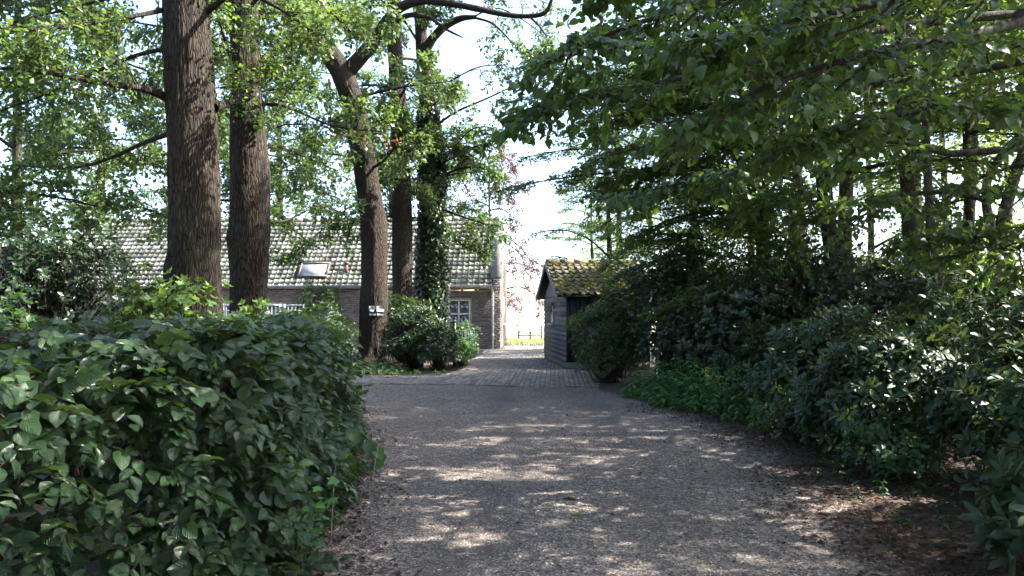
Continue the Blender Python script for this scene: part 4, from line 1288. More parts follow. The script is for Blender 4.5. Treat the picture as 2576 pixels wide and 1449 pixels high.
NLEAF += dress(oak2, up, g, L_RHOMB, 0.19, OAK_LEAF, 10, 1.6, 7, 0.6, 10, 0.5, 0.07, OAK_BARK, planar=False, limb_objs=False, leaf_jit=0.08)

oak3, cp, cr = tree("oak_tree", "crooked forked oak carrying the house number plates", "tree",
    [(945, 915, 23, 40), (944, 880, 23, 37), (943, 800, 23, 35), (942, 700, 23, 34), (940, 600, 23, 34), (930, 500, 23, 32), (920, 430, 23, 31), (905, 340, 23, 29), (885, 250, 23, 29), (855, 175, 23, 28), (815, 110, 23, 22), (785, 45, 23.2, 20), (765, -60, 23.5, 17), (755, -250, 24, 12), (750, -450, 24, 5)],
    OAK_BARK, 72, 150, 0.12, 30, 6, burls=[(P(905, 375, 22.8), 0.22, 0.12), (P(935, 390, 22.8), 0.2, 0.10)])
lp, lr = ppath([(862, 190, 23, 19), (900, 152, 22.9, 18), (940, 105, 22.7, 17), (972, 55, 22.5, 15), (1005, 20, 22.3, 13), (1060, 2, 22, 11), (1130, 8, 21.8, 9), (1200, 22, 21.6, 8), (1280, 38, 21.4, 6.5), (1340, 40, 21.2, 6), (1375, 28, 21.1, 5), (1392, -15, 21, 4)])
me, lpp, _ = stem_mesh("limb", lp, lr, 16, 60, 0.1, 3, False)
ob("limb", me, OAK_BARK, oak3)
lp, lr = ppath([(990, 60, 22.4, 8), (1030, 38, 22.2, 7), (1080, 45, 22, 5), (1105, 62, 22, 4.5), (1130, 78, 22, 3.5), (1165, 95, 22, 1.5)])
ob("limb", stem_mesh("limb", lp, lr, 8, 30, 0.1, 4, False)[0], OAK_BARK, oak3)
limbs = [np.array([P(1330, 40, 21.2), P(1360, 70, 21), P(1385, 110, 20.8), P(1400, 140, 20.8)]),
         np.array([P(885, 250, 23), P(960, 230, 22), P(1040, 215, 21.4), P(1130, 205, 21)]),
         np.array([P(915, 400, 23), P(850, 390, 22), P(780, 380, 21.4), P(720, 395, 21)]),
         np.array([P(925, 430, 23), P(970, 400, 22.4), P(1010, 350, 22), P(1060, 345, 21.6)]),
         np.array([P(820, 115, 23), P(760, 130, 22.5), P(700, 180, 22), P(640, 240, 21.6)]),
         np.array([P(870, 210, 23), P(900, 260, 22), P(960, 300, 21.5), P(1010, 320, 21)]),
         np.array([P(790, 50, 23), P(850, -10, 22), P(930, -20, 21), P(1020, 60, 20.6)]),
         np.array([P(930, 500, 23), P(880, 520, 22.6), P(820, 570, 22.3), P(760, 620, 22), P(700, 660, 21.8)]),
         np.array([P(1100, 5, 22), P(1150, -40, 22), P(1230, -60, 22), P(1320, -30, 22)]),
         np.array([P(775, 0, 23.2), P(700, -40, 23), P(620, 0, 23), P(560, 60, 23)])]
NLEAF += dress(oak3, limbs, g, L_RHOMB, 0.15, OAK_LEAF_B, 7, 1.25, 6, 0.5, 13, 0.45, np.array([.035, .05, .04, .05, .06, .05, .08, .035, .05, .06]), OAK_BARK, planar=False, vert=0.25, leaf_jit=0.06)
up = crown_limbs(cp, 9.5, 14, 7, 3.6, g, (0, 45), 0.4, az0=2)
NLEAF += dress(oak3, up, g, L_RHOMB, 0.18, OAK_LEAF_B, 7, 1.4, 5, 0.6, 6, 0.5, 0.07, OAK_BARK, planar=False, limb_objs=False, leaf_jit=0.08)

oak4, cp, cr = tree("oak_tree", "straight oak trunk between the numbered oak and the ivy clad one", "tree",
    [(1012, 900, 26, 30), (1012, 800, 26, 27), (1012, 700, 26, 25), (1011, 500, 26, 24), (1004, 300, 26, 21), (993, 100, 26, 19), (990, -100, 26, 16), (985, -400, 26, 9), (985, -600, 26, 4)],
    OAK_BARK, 40, 90, 0.09, 26, 9)
limbs = crown_limbs(cp, 4.6, 13, 15, 3.2, g, (5, 40), 0.6)
NLEAF += dress(oak4, limbs, g, L_RHOMB, 0.15, OAK_LEAF_B, 7, 1.2, 6, 0.5, 13, 0.45, 0.06, OAK_BARK, planar=False, limb_objs=False, leaf_jit=0.06, thin=1.0)

oak5, cp5, cr5 = tree("oak_tree", "oak with a trunk wrapped in dark ivy, nearest the house window", "tree",
    [(1085, 895, 27, 28), (1085, 800, 27, 27), (1085, 700, 27, 26), (1088, 450, 27, 24), (1080, 300, 27, 21), (1068, 180, 27, 19), (1058, 60, 27, 15), (1050, -200, 27, 10), (1048, -420, 27, 4)],
    OAK_BARK, 32, 90, 0.09, 20, 12)
lp, lr = ppath([(1062, 150, 27, 13), (1085, 102, 26.8, 12), (1120, 66, 26.6, 10), (1160, 46, 26.4, 8), (1195, 43, 26.2, 6)])
ob("limb", stem_mesh("limb", lp, lr, 12, 30, 0.1, 4, False)[0], OAK_BARK, oak5)
limbs = [np.array([P(1090, 320, 27), P(1150, 280, 26.4), P(1220, 250, 26), P(1300, 215, 25.6), P(1380, 205, 25.2)]),
         np.array([P(1090, 460, 27), P(1140, 430, 26.4), P(1200, 420, 26), P(1260, 440, 25.6)]),
         np.array([P(1095, 520, 27), P(1150, 540, 26.2), P(1210, 560, 25.8), P(1260, 570, 25.5)]),
         np.array([P(1095, 420, 27), P(1150, 390, 26.4), P(1190, 370, 26), P(1250, 355, 25.6)]),
         np.array([P(1080, 350, 27), P(1030, 330, 26), P(990, 370, 25.4), P(960, 400, 25)]),
         np.array([P(1095, 560, 27), P(1130, 590, 26.4), P(1170, 620, 26), P(1215, 640, 25.8)]),
         np.array([P(1190, 43, 26.2), P(1240, 60, 25.8), P(1290, 110, 25.4), P(1330, 160, 25.2)]),
         np.array([P(1060, 90, 27), P(1110, -20, 26), P(1180, -80, 25.6), P(1260, -60, 25.2)]),
         np.array([P(1060, 120, 27), P(1010, 40, 26.4), P(960, -20, 26), P(900, -20, 25.6)])]
NLEAF += dress(oak5, limbs, g, L_RHOMB, 0.15, OAK_LEAF_B, 6, 1.15, 6, 0.5, 13, 0.45, 0.05, OAK_BARK, planar=False, vert=0.25, leaf_jit=0.06, thin=1.0)

fr_l = [np.array([P(1190, 43, 26.2), P(1250, 20, 25.5), P(1330, 60, 25), P(1400, 120, 24.6)]),
        np.array([P(1300, 215, 25.6), P(1350, 190, 25.2), P(1400, 170, 25), P(1440, 200, 24.8)]),
        np.array([P(1130, 205, 26), P(1200, 170, 25.5), P(1260, 165, 25.2), P(1320, 180, 25)]),
        np.array([P(1120, 400, 26.6), P(1180, 330, 26), P(1230, 320, 25.6), P(1270, 345, 25.3)]),
        np.array([P(1150, -40, 26), P(1240, -20, 25.5), P(1330, -10, 25), P(1420, 30, 24.6)])]
NLEAF += dress(oak5, fr_l, g, L_RHOMB, 0.12, OAK_LEAF_B, 8, 1.1, 7, 0.45, 9, 0.5, 0.03, OAK_BARK, planar=False, limb_objs=False, leaf_jit=0.08, far=True, thin=0.9)
up = crown_limbs(cp5, 4.6, 9.5, 15, 2.6, g, (0, 35), 0.6)
NLEAF += dress(oak5, up, g, L_RHOMB, 0.125, OAK_LEAF_B, 8, 1.1, 7, 0.5, 12, 0.5, 0.03, OAK_BARK, planar=False, limb_objs=False, leaf_jit=0.06, far=True)
# number plates and arrow plates on the numbered oak
PLATE = plain("enamel_plate", [(0.3, (0.50, 0.51, 0.56)), (0.7, (0.60, 0.61, 0.66))], 3, 0.35, 0.0)
PLATE2 = plain("aged_plate", [(0.3, (0.34, 0.34, 0.33)), (0.7, (0.43, 0.43, 0.42))], 5, 0.45, 0.0)
PLATE3 = plain("dull_plate", [(0.3, (0.20, 0.21, 0.21)), (0.7, (0.27, 0.28, 0.27))], 5, 0.4, 0.0)
INK = plain("dark_lettering", [(0.3, (0.012, 0.014, 0.02)), (0.7, (0.025, 0.028, 0.04))], 3, 0.6, 0.0)
def plate(name, label, cat, px0, py0, px1, py1, d, mat, texts=(), arrow=0, group=None, tilt=0.0):
    a, c_ = P(px0, py1, d), P(px1, py0, d)
    ctr = (a+c_)/2
    w, h = c_[0]-a[0], c_[2]-a[2]
    rt = thing(name, label, cat, ctr, 0, group)
    rt.rotation_euler = (0, 0, tilt)
    gp = Geo(); r = min(w, h)*0.10
    poly = []
    for (sx, sy, a0) in ((1, 1, 0), (-1, 1, 90), (-1, -1, 180), (1, -1, 270)):
        for k in range(4):
            t = R(a0+30*k); poly.append((sx*(w/2-r)+r*math.cos(t), sy*(h/2-r)+r*math.sin(t)))
    gp.prism(poly, 'y', 0.0, 0.006)
    ob("plate", gp.mesh("plate"), mat, rt, local=True)
    for (s, x, z, size) in texts:
        cu = bpy.data.curves.new("lettering", 'FONT'); cu.body = s; cu.size = size; cu.extrude = 0.0008; cu.offset = 0.003
        cu.align_x = 'CENTER'; cu.align_y = 'CENTER'
        tmp = bpy.data.objects.new("tmp", cu); COL.objects.link(tmp); bpy.context.view_layer.update()
        lm = bpy.data.meshes.new_from_object(tmp.evaluated_get(bpy.context.evaluated_depsgraph_get())); bpy.data.objects.remove(tmp)
        lm.materials.clear(); lm.materials.append(INK)
        o = ob("lettering", lm, None, rt, local=True)
        o.rotation_euler = (R(90), 0, 0); o.location = (x, -0.0022, z); o.scale = (0.8, 1, 1)
    if arrow:
        s = arrow; gp = Geo(); k = 1 if s > 0 else -1
        gp.box(*sorted((-k*w*0.36, k*w*0.12)), -0.003, -0.0008, -h*0.10, h*0.10)
        gp.prism([(k*w*0.12, h*0.22), (k*w*0.36, 0), (k*w*0.12, -h*0.22)][::1], 'y', -0.003, -0.0008)
        ob("arrow", gp.mesh("arrow"), INK, rt, local=True)
    for sx in (-1, 1):
        gp = Geo(); gp.tube([(sx*w*0.40, -0.004, h*0.36), (sx*w*0.40, 0.04, h*0.36)], [0.006, 0.006], 8)
        ob("screw", gp.mesh("screw"), PLATE3, rt, local=True)
    for sx in (-1, 1):
        gp = Geo(); gp.box(sx*w*0.3-0.012, sx*w*0.3+0.012, 0.0065, 0.16, -h*0.3, h*0.3)
        ob("backing_block", gp.mesh("backing_block"), FENCEW, rt, local=True)
plate("number_plate", "white square house number plate reading 21A1 on the oak", "number plate", 928, 769, 942, 783.3, 22.545, PLATE, [("21A1", 0, 0.0, 0.075)], tilt=R(-9))
plate("number_plate", "greyer wide house number plate reading 21 with a small raised A", "number plate", 948, 769, 967, 783.3, 22.545, PLATE2, [("21", -0.02, -0.005, 0.125), ("A", 0.075, 0.035, 0.05)], tilt=R(9))
plate("arrow_plate", "small shiny plate with a left pointing arrow under the 21A1 plate", "arrow sign", 928.5, 787, 946.8, 793, 22.545, PLATE2, (), -1, tilt=R(-9))
plate("arrow_plate", "small dull plate with a right pointing arrow under the greyer number plate", "arrow sign", 948.8, 787, 965, 793, 22.545, PLATE3, (), 1, tilt=R(9))

# ivy climbing the trunk
g = rng(55)
ivy = thing("ivy_vine", "dark green ivy covering the trunk of the oak nearest the house", "ivy", (cp5[0, 0], cp5[0, 1], 0))
N = 5200
t = g.random(N)
zi = (0.0 + 8.6*t**1.15)
k = np.clip(np.searchsorted(cp5[:, 2], zi), 1, len(cp5)-1)
f = ((zi-cp5[k-1, 2])/np.maximum(cp5[k, 2]-cp5[k-1, 2], 1e-6))[:, None]
ctr = cp5[k-1]*(1-f)+cp5[k]*f; rr = cr5[k]
a = g.random(N)*2*np.pi
thick = 0.05+0.30*g.random(N)*(0.55+0.45*vnoise(np.stack([np.cos(a)*1.5, np.sin(a)*1.5, zi*1.2], -1), 3))*np.clip(1.25-zi/9, 0.25, 1)
out = np.stack([np.cos(a), np.sin(a), 0*a], -1)
pos = ctr+out*(rr+thick)[:, None]
dirs = nrm(np.array([0, 0, -1.0])*0.9+out*0.5+g.normal(size=(N, 3))*0.5)
nor = nrm(out+np.array([0, 0, 0.4])+g.normal(size=(N, 3))*0.35)
c = ob("foliage", leaf_mesh("foliage", L_STAR, pos, frames(dirs, nor), g.uniform(0.07, 0.135, N), IVY_LEAF), None, ivy); c["kind"] = "stuff"
N2 = 12000
ii_ = g.integers(0, N, N2)
pos2 = pos[ii_]+g.normal(size=(N2, 3))*0.07-out[ii_]*0.03
c = ob("inner_foliage", leaf_mesh("inner_foliage", L_RHOMB, pos2, frames(nrm(dirs[ii_]+g.normal(size=(N2, 3))*0.4), nor[ii_]+g.normal(size=(N2, 3))*0.3), g.uniform(0.10, 0.17, N2), IVY_LEAF), None, ivy); c["kind"] = "stuff"
gp = Geo()
for k in range(7):
    a0 = g.random()*6.28
    pts = [cp5[i]+np.array([math.cos(a0+0.15*i*(1 if k % 2 else -1)*0.1), math.sin(a0+0.015*i), 0])*(cr5[i]+0.02) for i in range(0, 60, 4)]
    pts[0][2] = 0
    gp.tube(pts, np.linspace(0.03, 0.008, len(pts)), 6)
ob("stem", gp.mesh("stem", True), TWIG_BARK, ivy)

# trees further left, in front of the house end
def plain_tree(name, label, px, d, r, ztop, z0, kit, rot, sx=1.0, bark=None, group=None, kit_h=9.0):
    b0 = P(px, 780, d); b0[2] = -0.05
    pts = np.array([b0, b0+[0.05, 0, ztop*0.35], b0+[-0.04, 0.05, ztop*0.7], b0+[0.0, 0.0, ztop]])
    root = thing(name, label, "tree", (b0[0], b0[1], 0), 0, group)
    me, cp_, cr_ = stem_mesh("trunk", pts, [r, r*0.85, r*0.55, r*0.15], 14, 40, 0.1, int(px) % 97)
    ob("trunk", me, bark or WOOD_BARK, root)
    put_crown(root, kit, (b0[0], b0[1], z0), rot, sx, (ztop-z0)/kit_h)
    return root
OAK_KIT_A = crown_kit(601, 9.0, 18, 4.3, 0.135, OAK_LEAF_B, nbr=9, ntw=8, nleaf=13, flat=0.45, planar=False, vert=0.25, bark=OAK_BARK)
OAK_KIT_B = crown_kit(602, 9.0, 17, 4.1, 0.135, OAK_LEAF_B, nbr=9, ntw=8, nleaf=13, flat=0.45, planar=False, vert=0.25, bark=OAK_BARK)
plain_tree("oak_tree", "thin trunked tree at the far left edge", 32, 19, 0.15, 12, 3.0, OAK_KIT_A, 0.4, 0.9)
plain_tree("oak_tree", "leafy tree directly behind the thickest oak trunk", 480, 22, 0.16, 13, 3.4, OAK_KIT_B, 1.4, 1.0)
plain_tree("oak_tree", "leafy tree behind the slimmer oak, boughs over the house roof", 628, 25.5, 0.16, 13, 5.0, OAK_KIT_A, 2.4, 0.95)
plain_tree("oak_tree", "tree beyond the left frame edge whose boughs hang into view", -260, 14, 0.2, 12, 2.9, OAK_KIT_B, 3.1, 1.0)
plain_tree("oak_tree", "tree behind the far left end of the house roof", 250, 38, 0.25, 14, 3.4, OAK_KIT_A, 5.0, 1.2)
plain_tree("oak_tree", "tree behind the middle of the house roof", 700, 41, 0.25, 15, 5.0, OAK_KIT_B, 0.9, 1.2)
plain_tree("oak_tree", "tree behind the house showing between the forked and straight oaks", 985, 43, 0.25, 14, 5.0, OAK_KIT_A, 4.1, 1.0)

# withered oak leaves on the numbered oak's low twig
g = rng(66)
wt = thing("withered_twig", "twig of rusty brown withered leaves hanging before the forked oak", "twig", P(900, 350, 22.1))
tw = np.array([P(840, 335, 22.2), P(880, 340, 22.1), P(920, 345, 22), P(980, 345, 21.9), P(1005, 370, 21.9)])
v, q = tubes(catmull(tw, 10)[None], np.linspace(0.012, 0.004, 10)[None], 5)
ob("stem", mesh_new("stem", v, q), TWIG_BARK, wt)
N = 46
t = g.random(N)*9; c_ = catmull(tw, 10); i = t.astype(int); p = c_[i]+(c_[np.minimum(i+1, 9)]-c_[i])*(t-i)[:, None]+g.normal(size=(N, 3))*0.09
leaf_objects(wt, L_OAK, "oak", p, frames(nrm(g.normal(size=(N, 3))+[0, 0, -0.8]), g.normal(size=(N, 3))), g.uniform(0.10, 0.15, N), DRY_LEAF)

# ------------------------------------------------------------------ right-hand woodland
g = rng(300)
# overhanging lime whose trunk stands just outside the frame
b0 = np.array([6.4, 7.6, -0.05])
lime = thing("lime_tree", "broad leaved tree whose low boughs hang over the drive from the right", "tree", (b0[0], b0[1], 0))
me, cpn, crn = stem_mesh("trunk", np.array([b0, [6.3, 7.5, 3], [6.2, 7.4, 6], [6.1, 7.3, 11], [6.0, 7.2, 16]]), [0.3, 0.25, 0.2, 0.12, 0.03], 20, 40, 0.08, 3)
ob("trunk", me, WOOD_BARK, lime)
def T(z): return np.array([6.25, 7.45, z])
limbs = [np.array([T(4.6), P(2300, 60, 6.9), P(2000, 130, 6.4), P(1700, 200, 6.1), P(1480, 250, 6.0), P(1330, 285, 6.0)]),
         np.array([T(5.4), P(2300, -120, 6.2), P(1900, -20, 5.7), P(1600, 60, 5.5), P(1420, 140, 5.5)]),
         np.array([T(3.9), P(2520, 385, 7.0), P(2200, 350, 6.8), P(1990, 405, 6.8), P(1760, 440, 7.0), P(1580, 500, 7.2)]),
         np.array([T(3.5), P(2560, 490, 7.2), P(2350, 480, 7.0), P(2200, 512, 6.8), P(2050, 505, 6.8), P(1900, 505, 6.8)]),
         np.array([T(4.8), P(2480, 80, 5.4), P(2200, 130, 4.9), P(1950, 210, 4.7), P(1760, 300, 4.7)]),
         np.array([T(4.0), P(2560, 250, 5.6), P(2380, 270, 5.1), P(2150, 310, 4.9), P(1980, 370, 4.9)]),
         np.array([T(5.2), P(2500, -60, 5.0), P(2250, 0, 4.5), P(2000, 50, 4.5), P(1740, 110, 4.6)]),
         np.array([T(5.8), P(2100, -60, 7.0), P(1900, -30, 7.6), P(1650, 30, 8), P(1480, 90, 8.2)]),
         np.array([T(4.3), P(2450, 180, 8.0), P(2150, 220, 8.4), P(1880, 300, 8.6), P(1650, 360, 8.8), P(1500, 400, 9)]),
         np.array([T(3.2), P(2576, 620, 7.6), P(2480, 590, 7.4), P(2330, 600, 7.3)]),
         np.array([T(6.0), P(2300, -300, 6.5), P(1950, -200, 6.2), P(1700, -100, 6.0), P(1520, -30, 6)])]
NLEAF += dress(lime, limbs, g, L_BROAD, 0.080, LIME_LEAF, 15, 0.85, 8, 0.32, 7, 0.66, np.array([.05, .05, .04, .035, .045, .035, .045, .05, .045, .02, .05]), WOOD_BARK, vert=0.14, sag=0.18, t0=0.15, leaf_jit=0.02, part_leaves=300, shape_key="broad", tip_r=0.006)
up = crown_limbs(cpn, 5.5, 15.5, 24, 5.0, g, (0, 40), 0.5)
NLEAF += dress(lime, up, g, L_RHOMB, 0.14, LIME_LEAF, 10, 1.4, 8, 0.55, 10, 0.7, 0.06, WOOD_BARK, limb_objs=False, leaf_jit=0.05)

# beech whose layered sprays fill the middle right
g = rng(310)
b0 = P(1920, 780, 16.5); b0[2] = -0.05
beech = thing("beech_tree", "beech with layered drooping sprays above the shed side of the drive", "tree", (b0[0], b0[1], 0))
me, cpb, crb = stem_mesh("trunk", np.array([b0, b0+[0.0, 0, 4], b0+[-0.1, 0, 8], b0+[-0.1, 0, 12], b0+[0, 0, 15]]), [0.17, 0.14, 0.11, 0.07, 0.02], 16, 40, 0.08, 5)
ob("trunk", me, WOOD_BARK, beech)
limbs = crown_limbs(cpb, 3.0, 8.5, 28, 4.5, g, (12, 36), 0.8, az0=math.pi+0.25, azspan=3.6, shrink=0.1)
NLEAF += dress(beech, limbs, g, L_RHOMB, 0.085, BEECH_LEAF, 15, 1.2, 10, 0.45, 11, 0.80, 0.035, WOOD_BARK, vert=0.12, sag=0.16, limb_objs=False, leaf_jit=0.03, t0=0.12)
limbs = crown_limbs(cpb, 1.5, 5.2, 20, 3.7, g, (14, 34), 0.85, az0=math.pi+0.55, azspan=2.0, shrink=0.0)
NLEAF += dress(beech, limbs, g, L_RHOMB, 0.085, BEECH_LEAF, 13, 1.1, 9, 0.42, 10, 0.80, 0.03, WOOD_BARK, vert=0.12, sag=0.16, limb_objs=False, leaf_jit=0.03, t0=0.2)
limbs = crown_limbs(cpb, 3.9, 6.6, 11, 5.1, g, (12, 28), 0.6, az0=math.pi+0.05, azspan=0.8, shrink=0.0, wob=0.08)
NLEAF += dress(beech, limbs, g, L_RHOMB, 0.085, BEECH_LEAF, 14, 1.1, 9, 0.42, 10, 0.78, 0.03, WOOD_BARK, vert=0.14, sag=0.18, limb_objs=False, leaf_jit=0.03, t0=0.2)
limbs = crown_limbs(cpb, 7.5, 14.5, 18, 4.8, g, (5, 40), 0.6)
NLEAF += dress(beech, limbs, g, L_RHOMB, 0.13, BEECH_LEAF, 10, 1.3, 8, 0.5, 9, 0.75, 0.04, WOOD_BARK, limb_objs=False, leaf_jit=0.05)

# the other woodland trunks, left to right
WOOD_KIT_A = crown_kit(611, 9.0, 20, 3.6, 0.11, WOOD_LEAF, nbr=9, ntw=7, nleaf=7, flat=0.62)
WOOD_KIT_B = crown_kit(612, 9.0, 18, 3.4, 0.11, WOOD_LEAF, nbr=9, ntw=7, nleaf=7, flat=0.62)
BEECH_KIT = crown_kit(613, 9.0, 21, 3.8, 0.11, BEECH_LEAF, nbr=9, ntw=7, nleaf=12, flat=0.78, vert=0.14)
COPPER_KIT = crown_kit(614, 9.0, 26, 4.4, 0.14, COPPER_LEAF, nbr=7, ntw=6, nleaf=8, flat=0.4, planar=False, droop=1.2, vert=0.3)
def wood_tree(label, trunk, seed, lmat, z0, n, L, leaf=0.13, bark=None, thin=1.0, fork=None, name="woodland_tree"):
    root, cp_, cr_ = tree(name, label, "tree", trunk, bark or WOOD_BARK, 18, 50, 0.1, 0, seed)
    if fork:
        fp, fr_ = ppath(fork)
        ob("limb", stem_mesh("limb", fp, fr_, 12, 30, 0.1, seed, False)[0], bark or WOOD_BARK, root)
    k = int(np.searchsorted(cp_[:, 2], z0+1.5))
    zt = max(cp_[-1, 2], z0+5)
    put_crown(root, (WOOD_KIT_A, WOOD_KIT_B)[seed % 2], (cp_[k, 0], cp_[k, 1], z0), seed*1.7, L/3.5, (zt-z0)/9.0)
    return 0
NLEAF += wood_tree("dim slender trunk deep in the wood, left of the pair of upright trunks", [(2005, 920, 22, 15), (2008, 600, 22, 14), (2005, 400, 22, 13), (2000, 0, 22, 9), (1998, -300, 22, 3)], 401, WOOD_LEAF, 2.4, 14, 3.2, thin=0.8)
NLEAF += wood_tree("front trunk of the pair of upright trunks right of the beech", [(2112, 985, 15, 21), (2105, 740, 15, 20), (2083, 560, 15, 19), (2068, 400, 15, 18), (2058, 200, 15, 16), (2050, -200, 15, 12), (2048, -650, 15, 3)], 402, WOOD_LEAF, 3.4, 13, 3.4, thin=0.7)
NLEAF += wood_tree("rear trunk of the pair of upright trunks right of the beech", [(2118, 960, 17.5, 19), (2120, 720, 17.5, 18), (2126, 560, 17.5, 18), (2130, 400, 17.5, 16), (2135, 100, 17.5, 13), (2135, -500, 17.5, 3)], 403, WOOD_LEAF, 3.8, 13, 3.4, bark=BIRCH_BARK, thin=0.7)
NLEAF += wood_tree("grey trunk standing alone with bare sides right of the upright pair", [(2318, 1000, 14, 24), (2312, 850, 14, 22), (2295, 650, 14, 20), (2284, 480, 14, 18), (2275, 300, 14, 17), (2265, 0, 14, 13), (2260, -600, 14, 3)], 404, WOOD_LEAF, 4.6, 12, 3.2, thin=0.65)
NLEAF += wood_tree("thin dark trunk leaning across in front of the grey trunk", [(2425, 1050, 11.5, 15), (2396, 870, 11.5, 13), (2362, 720, 11.5, 12), (2344, 600, 11.5, 11.5), (2335, 450, 11.5, 10), (2328, 300, 11.5, 9), (2322, 130, 11.5, 8), (2318, -100, 11.5, 6), (2315, -400, 11.5, 2)], 405, WOOD_LEAF, 4.6, 9, 2.2, thin=0.7, leaf=0.10)
NLEAF += wood_tree("pale trunk half hidden behind low leaves near the right edge", [(2405, 960, 17, 19), (2412, 820, 17, 18), (2430, 640, 17, 16), (2440, 500, 17, 14), (2450, 200, 17, 11), (2455, -400, 17, 3)], 406, WOOD_LEAF, 4.4, 12, 3.2, bark=BIRCH_BARK, thin=0.65)
NLEAF += wood_tree("narrow crooked trunk between two thicker ones near the right edge", [(2490, 980, 14.5, 13), (2478, 800, 14.5, 12), (2455, 680, 14.5, 11), (2438, 520, 14.5, 10), (2432, 350, 14.5, 9), (2430, 0, 14.5, 6), (2430, -400, 14.5, 2)], 407, WOOD_LEAF, 4.0, 10, 2.6, thin=0.7)
NLEAF += wood_tree("forked trunk sweeping out to the right at the frame edge", [(2478, 960, 15.5, 20), (2490, 790, 15.5, 18), (2515, 600, 15.5, 16), (2545, 470, 15.5, 14), (2600, 300, 15.5, 12), (2640, 0, 15.5, 9), (2660, -400, 15.5, 3)], 408, WOOD_LEAF, 4.6, 12, 3.2, bark=BIRCH_BARK, thin=0.6,
                   fork=[(2508, 640, 15.5, 12), (2480, 500, 15.3, 11), (2500, 420, 15.2, 10), (2576, 330, 15, 9), (2680, 240, 15, 6)])
NLEAF += wood_tree("trunk just beyond the right frame edge", [(2680, 980, 13, 22), (2690, 700, 13, 20), (2700, 400, 13, 17), (2705, -100, 13, 12), (2705, -600, 13, 3)], 409, WOOD_LEAF, 3.0, 15, 3.4, thin=0.85)
# trees that close the wood behind and shade the drive
far_spots = [(1555, 31, "tall tree rising behind the shed roof", 2.4, 15.5, 13, 3.0), (1745, 28, "tree filling the wood between the shed and the beech", 1.6, 12, 18, 3.2), (1890, 30, "tree deep in the wood behind the beech", 2.0, 13, 16, 3.4),
             (2190, 27, "back row tree seen between the upright pair and the grey trunk", 1.6, 13, 14, 3.4), (2380, 25, "back row tree behind the thin leaning trunk", 2.0, 12, 12, 3.2), (2540, 28, "back row tree at the right edge of the wood", 1.8, 13, 14, 3.6)]
for k, (px, d, lab, z0, zt, n, L) in enumerate(far_spots):
    plain_tree("woodland_tree", lab, px, d, 0.13, zt, z0, (WOOD_KIT_A, WOOD_KIT_B)[k % 2], k*1.1, L/3.6, group="back row of the wood")
plain_tree("beech_tree", "fresh green tree just right of the bright gap, behind the shed ridge", 1530, 29, 0.11, 11, 2.3, BEECH_KIT, 0.7, 0.78)
plain_tree("beech_tree", "low fresh green tree behind the shed apex", 1490, 36, 0.10, 8, 2.0, BEECH_KIT, 2.9, 0.75)
plain_tree("woodland_tree", "large tree outside the frame shading the drive from the right", 3100, 10.5, 0.25, 18, 3.5, BEECH_KIT, 0.3, 1.25)
plain_tree("woodland_tree", "tree outside the frame shading the bottom of the drive", 4600, 5.0, 0.25, 17, 3.6, BEECH_KIT, 2.3, 1.2)
plain_tree("woodland_tree", "tree in the wood behind the near rhododendrons, crown out of view", 2300, 19.5, 0.2, 13, 5.0, BEECH_KIT, 4.3, 1.2)
plain_tree("woodland_tree", "tall tree far to the right of the frame shading the middle of the drive", 3300, 14.5, 0.25, 15, 5.0, BEECH_KIT, 1.3, 1.3)
for k, (x, y, lab, kit_, z0) in enumerate(((-4.5, -3.5, "unseen tree added for shade behind the viewer, hedge side", OAK_KIT_A, 2.6), (4.2, -3.0, "unseen tree added for shade behind the viewer, wood side", BEECH_KIT, 2.6), (0.2, -8.5, "unseen tree added for shade across the lane behind the viewer", OAK_KIT_B, 1.6), (-9.0, 1.5, "unseen tree added for shade left of the viewer, behind the hedge", OAK_KIT_B, 2.4), (-7.5, -7.5, "unseen rear tree added for shade behind the viewer, hedge side", OAK_KIT_A, 1.6), (8.0, -7.0, "unseen rear tree added for shade behind the viewer, wood side", BEECH_KIT, 1.6), (-6.9, 5.2, "unseen tree added for shade in the hedge beyond the left edge", OAK_KIT_A, 5.2), (1.6, -0.6, "unseen tree added for shade over the viewer", OAK_KIT_B, 5.0), (-2.6, -1.2, "unseen tree added for shade over the near hedge", OAK_KIT_A, 4.6))):  # unseen trees, added to darken the skylight on hedge and bushes
    rt = thing("added_shade_tree", lab, "tree", (x, y, 0), 0, "unseen trees added to dim the light around the viewer")
    ob("trunk", stem_mesh("trunk", np.array([[x, y, -0.05], [x+0.1, y, 4], [x, y, 9], [x, y, 12]]), [0.25, 0.2, 0.12, 0.03], 14, 30, 0.1, k)[0], WOOD_BARK, rt)
    put_crown(rt, kit_, (x, y, z0), k*1.3, 1.15, (12.5-z0)/9.0)
plain_tree("copper_beech", "purple leaved tree beyond the house gable, hanging low over the meadow", 1232, 50, 0.12, 13, 1.0, COPPER_KIT, 1.0, 1.05)

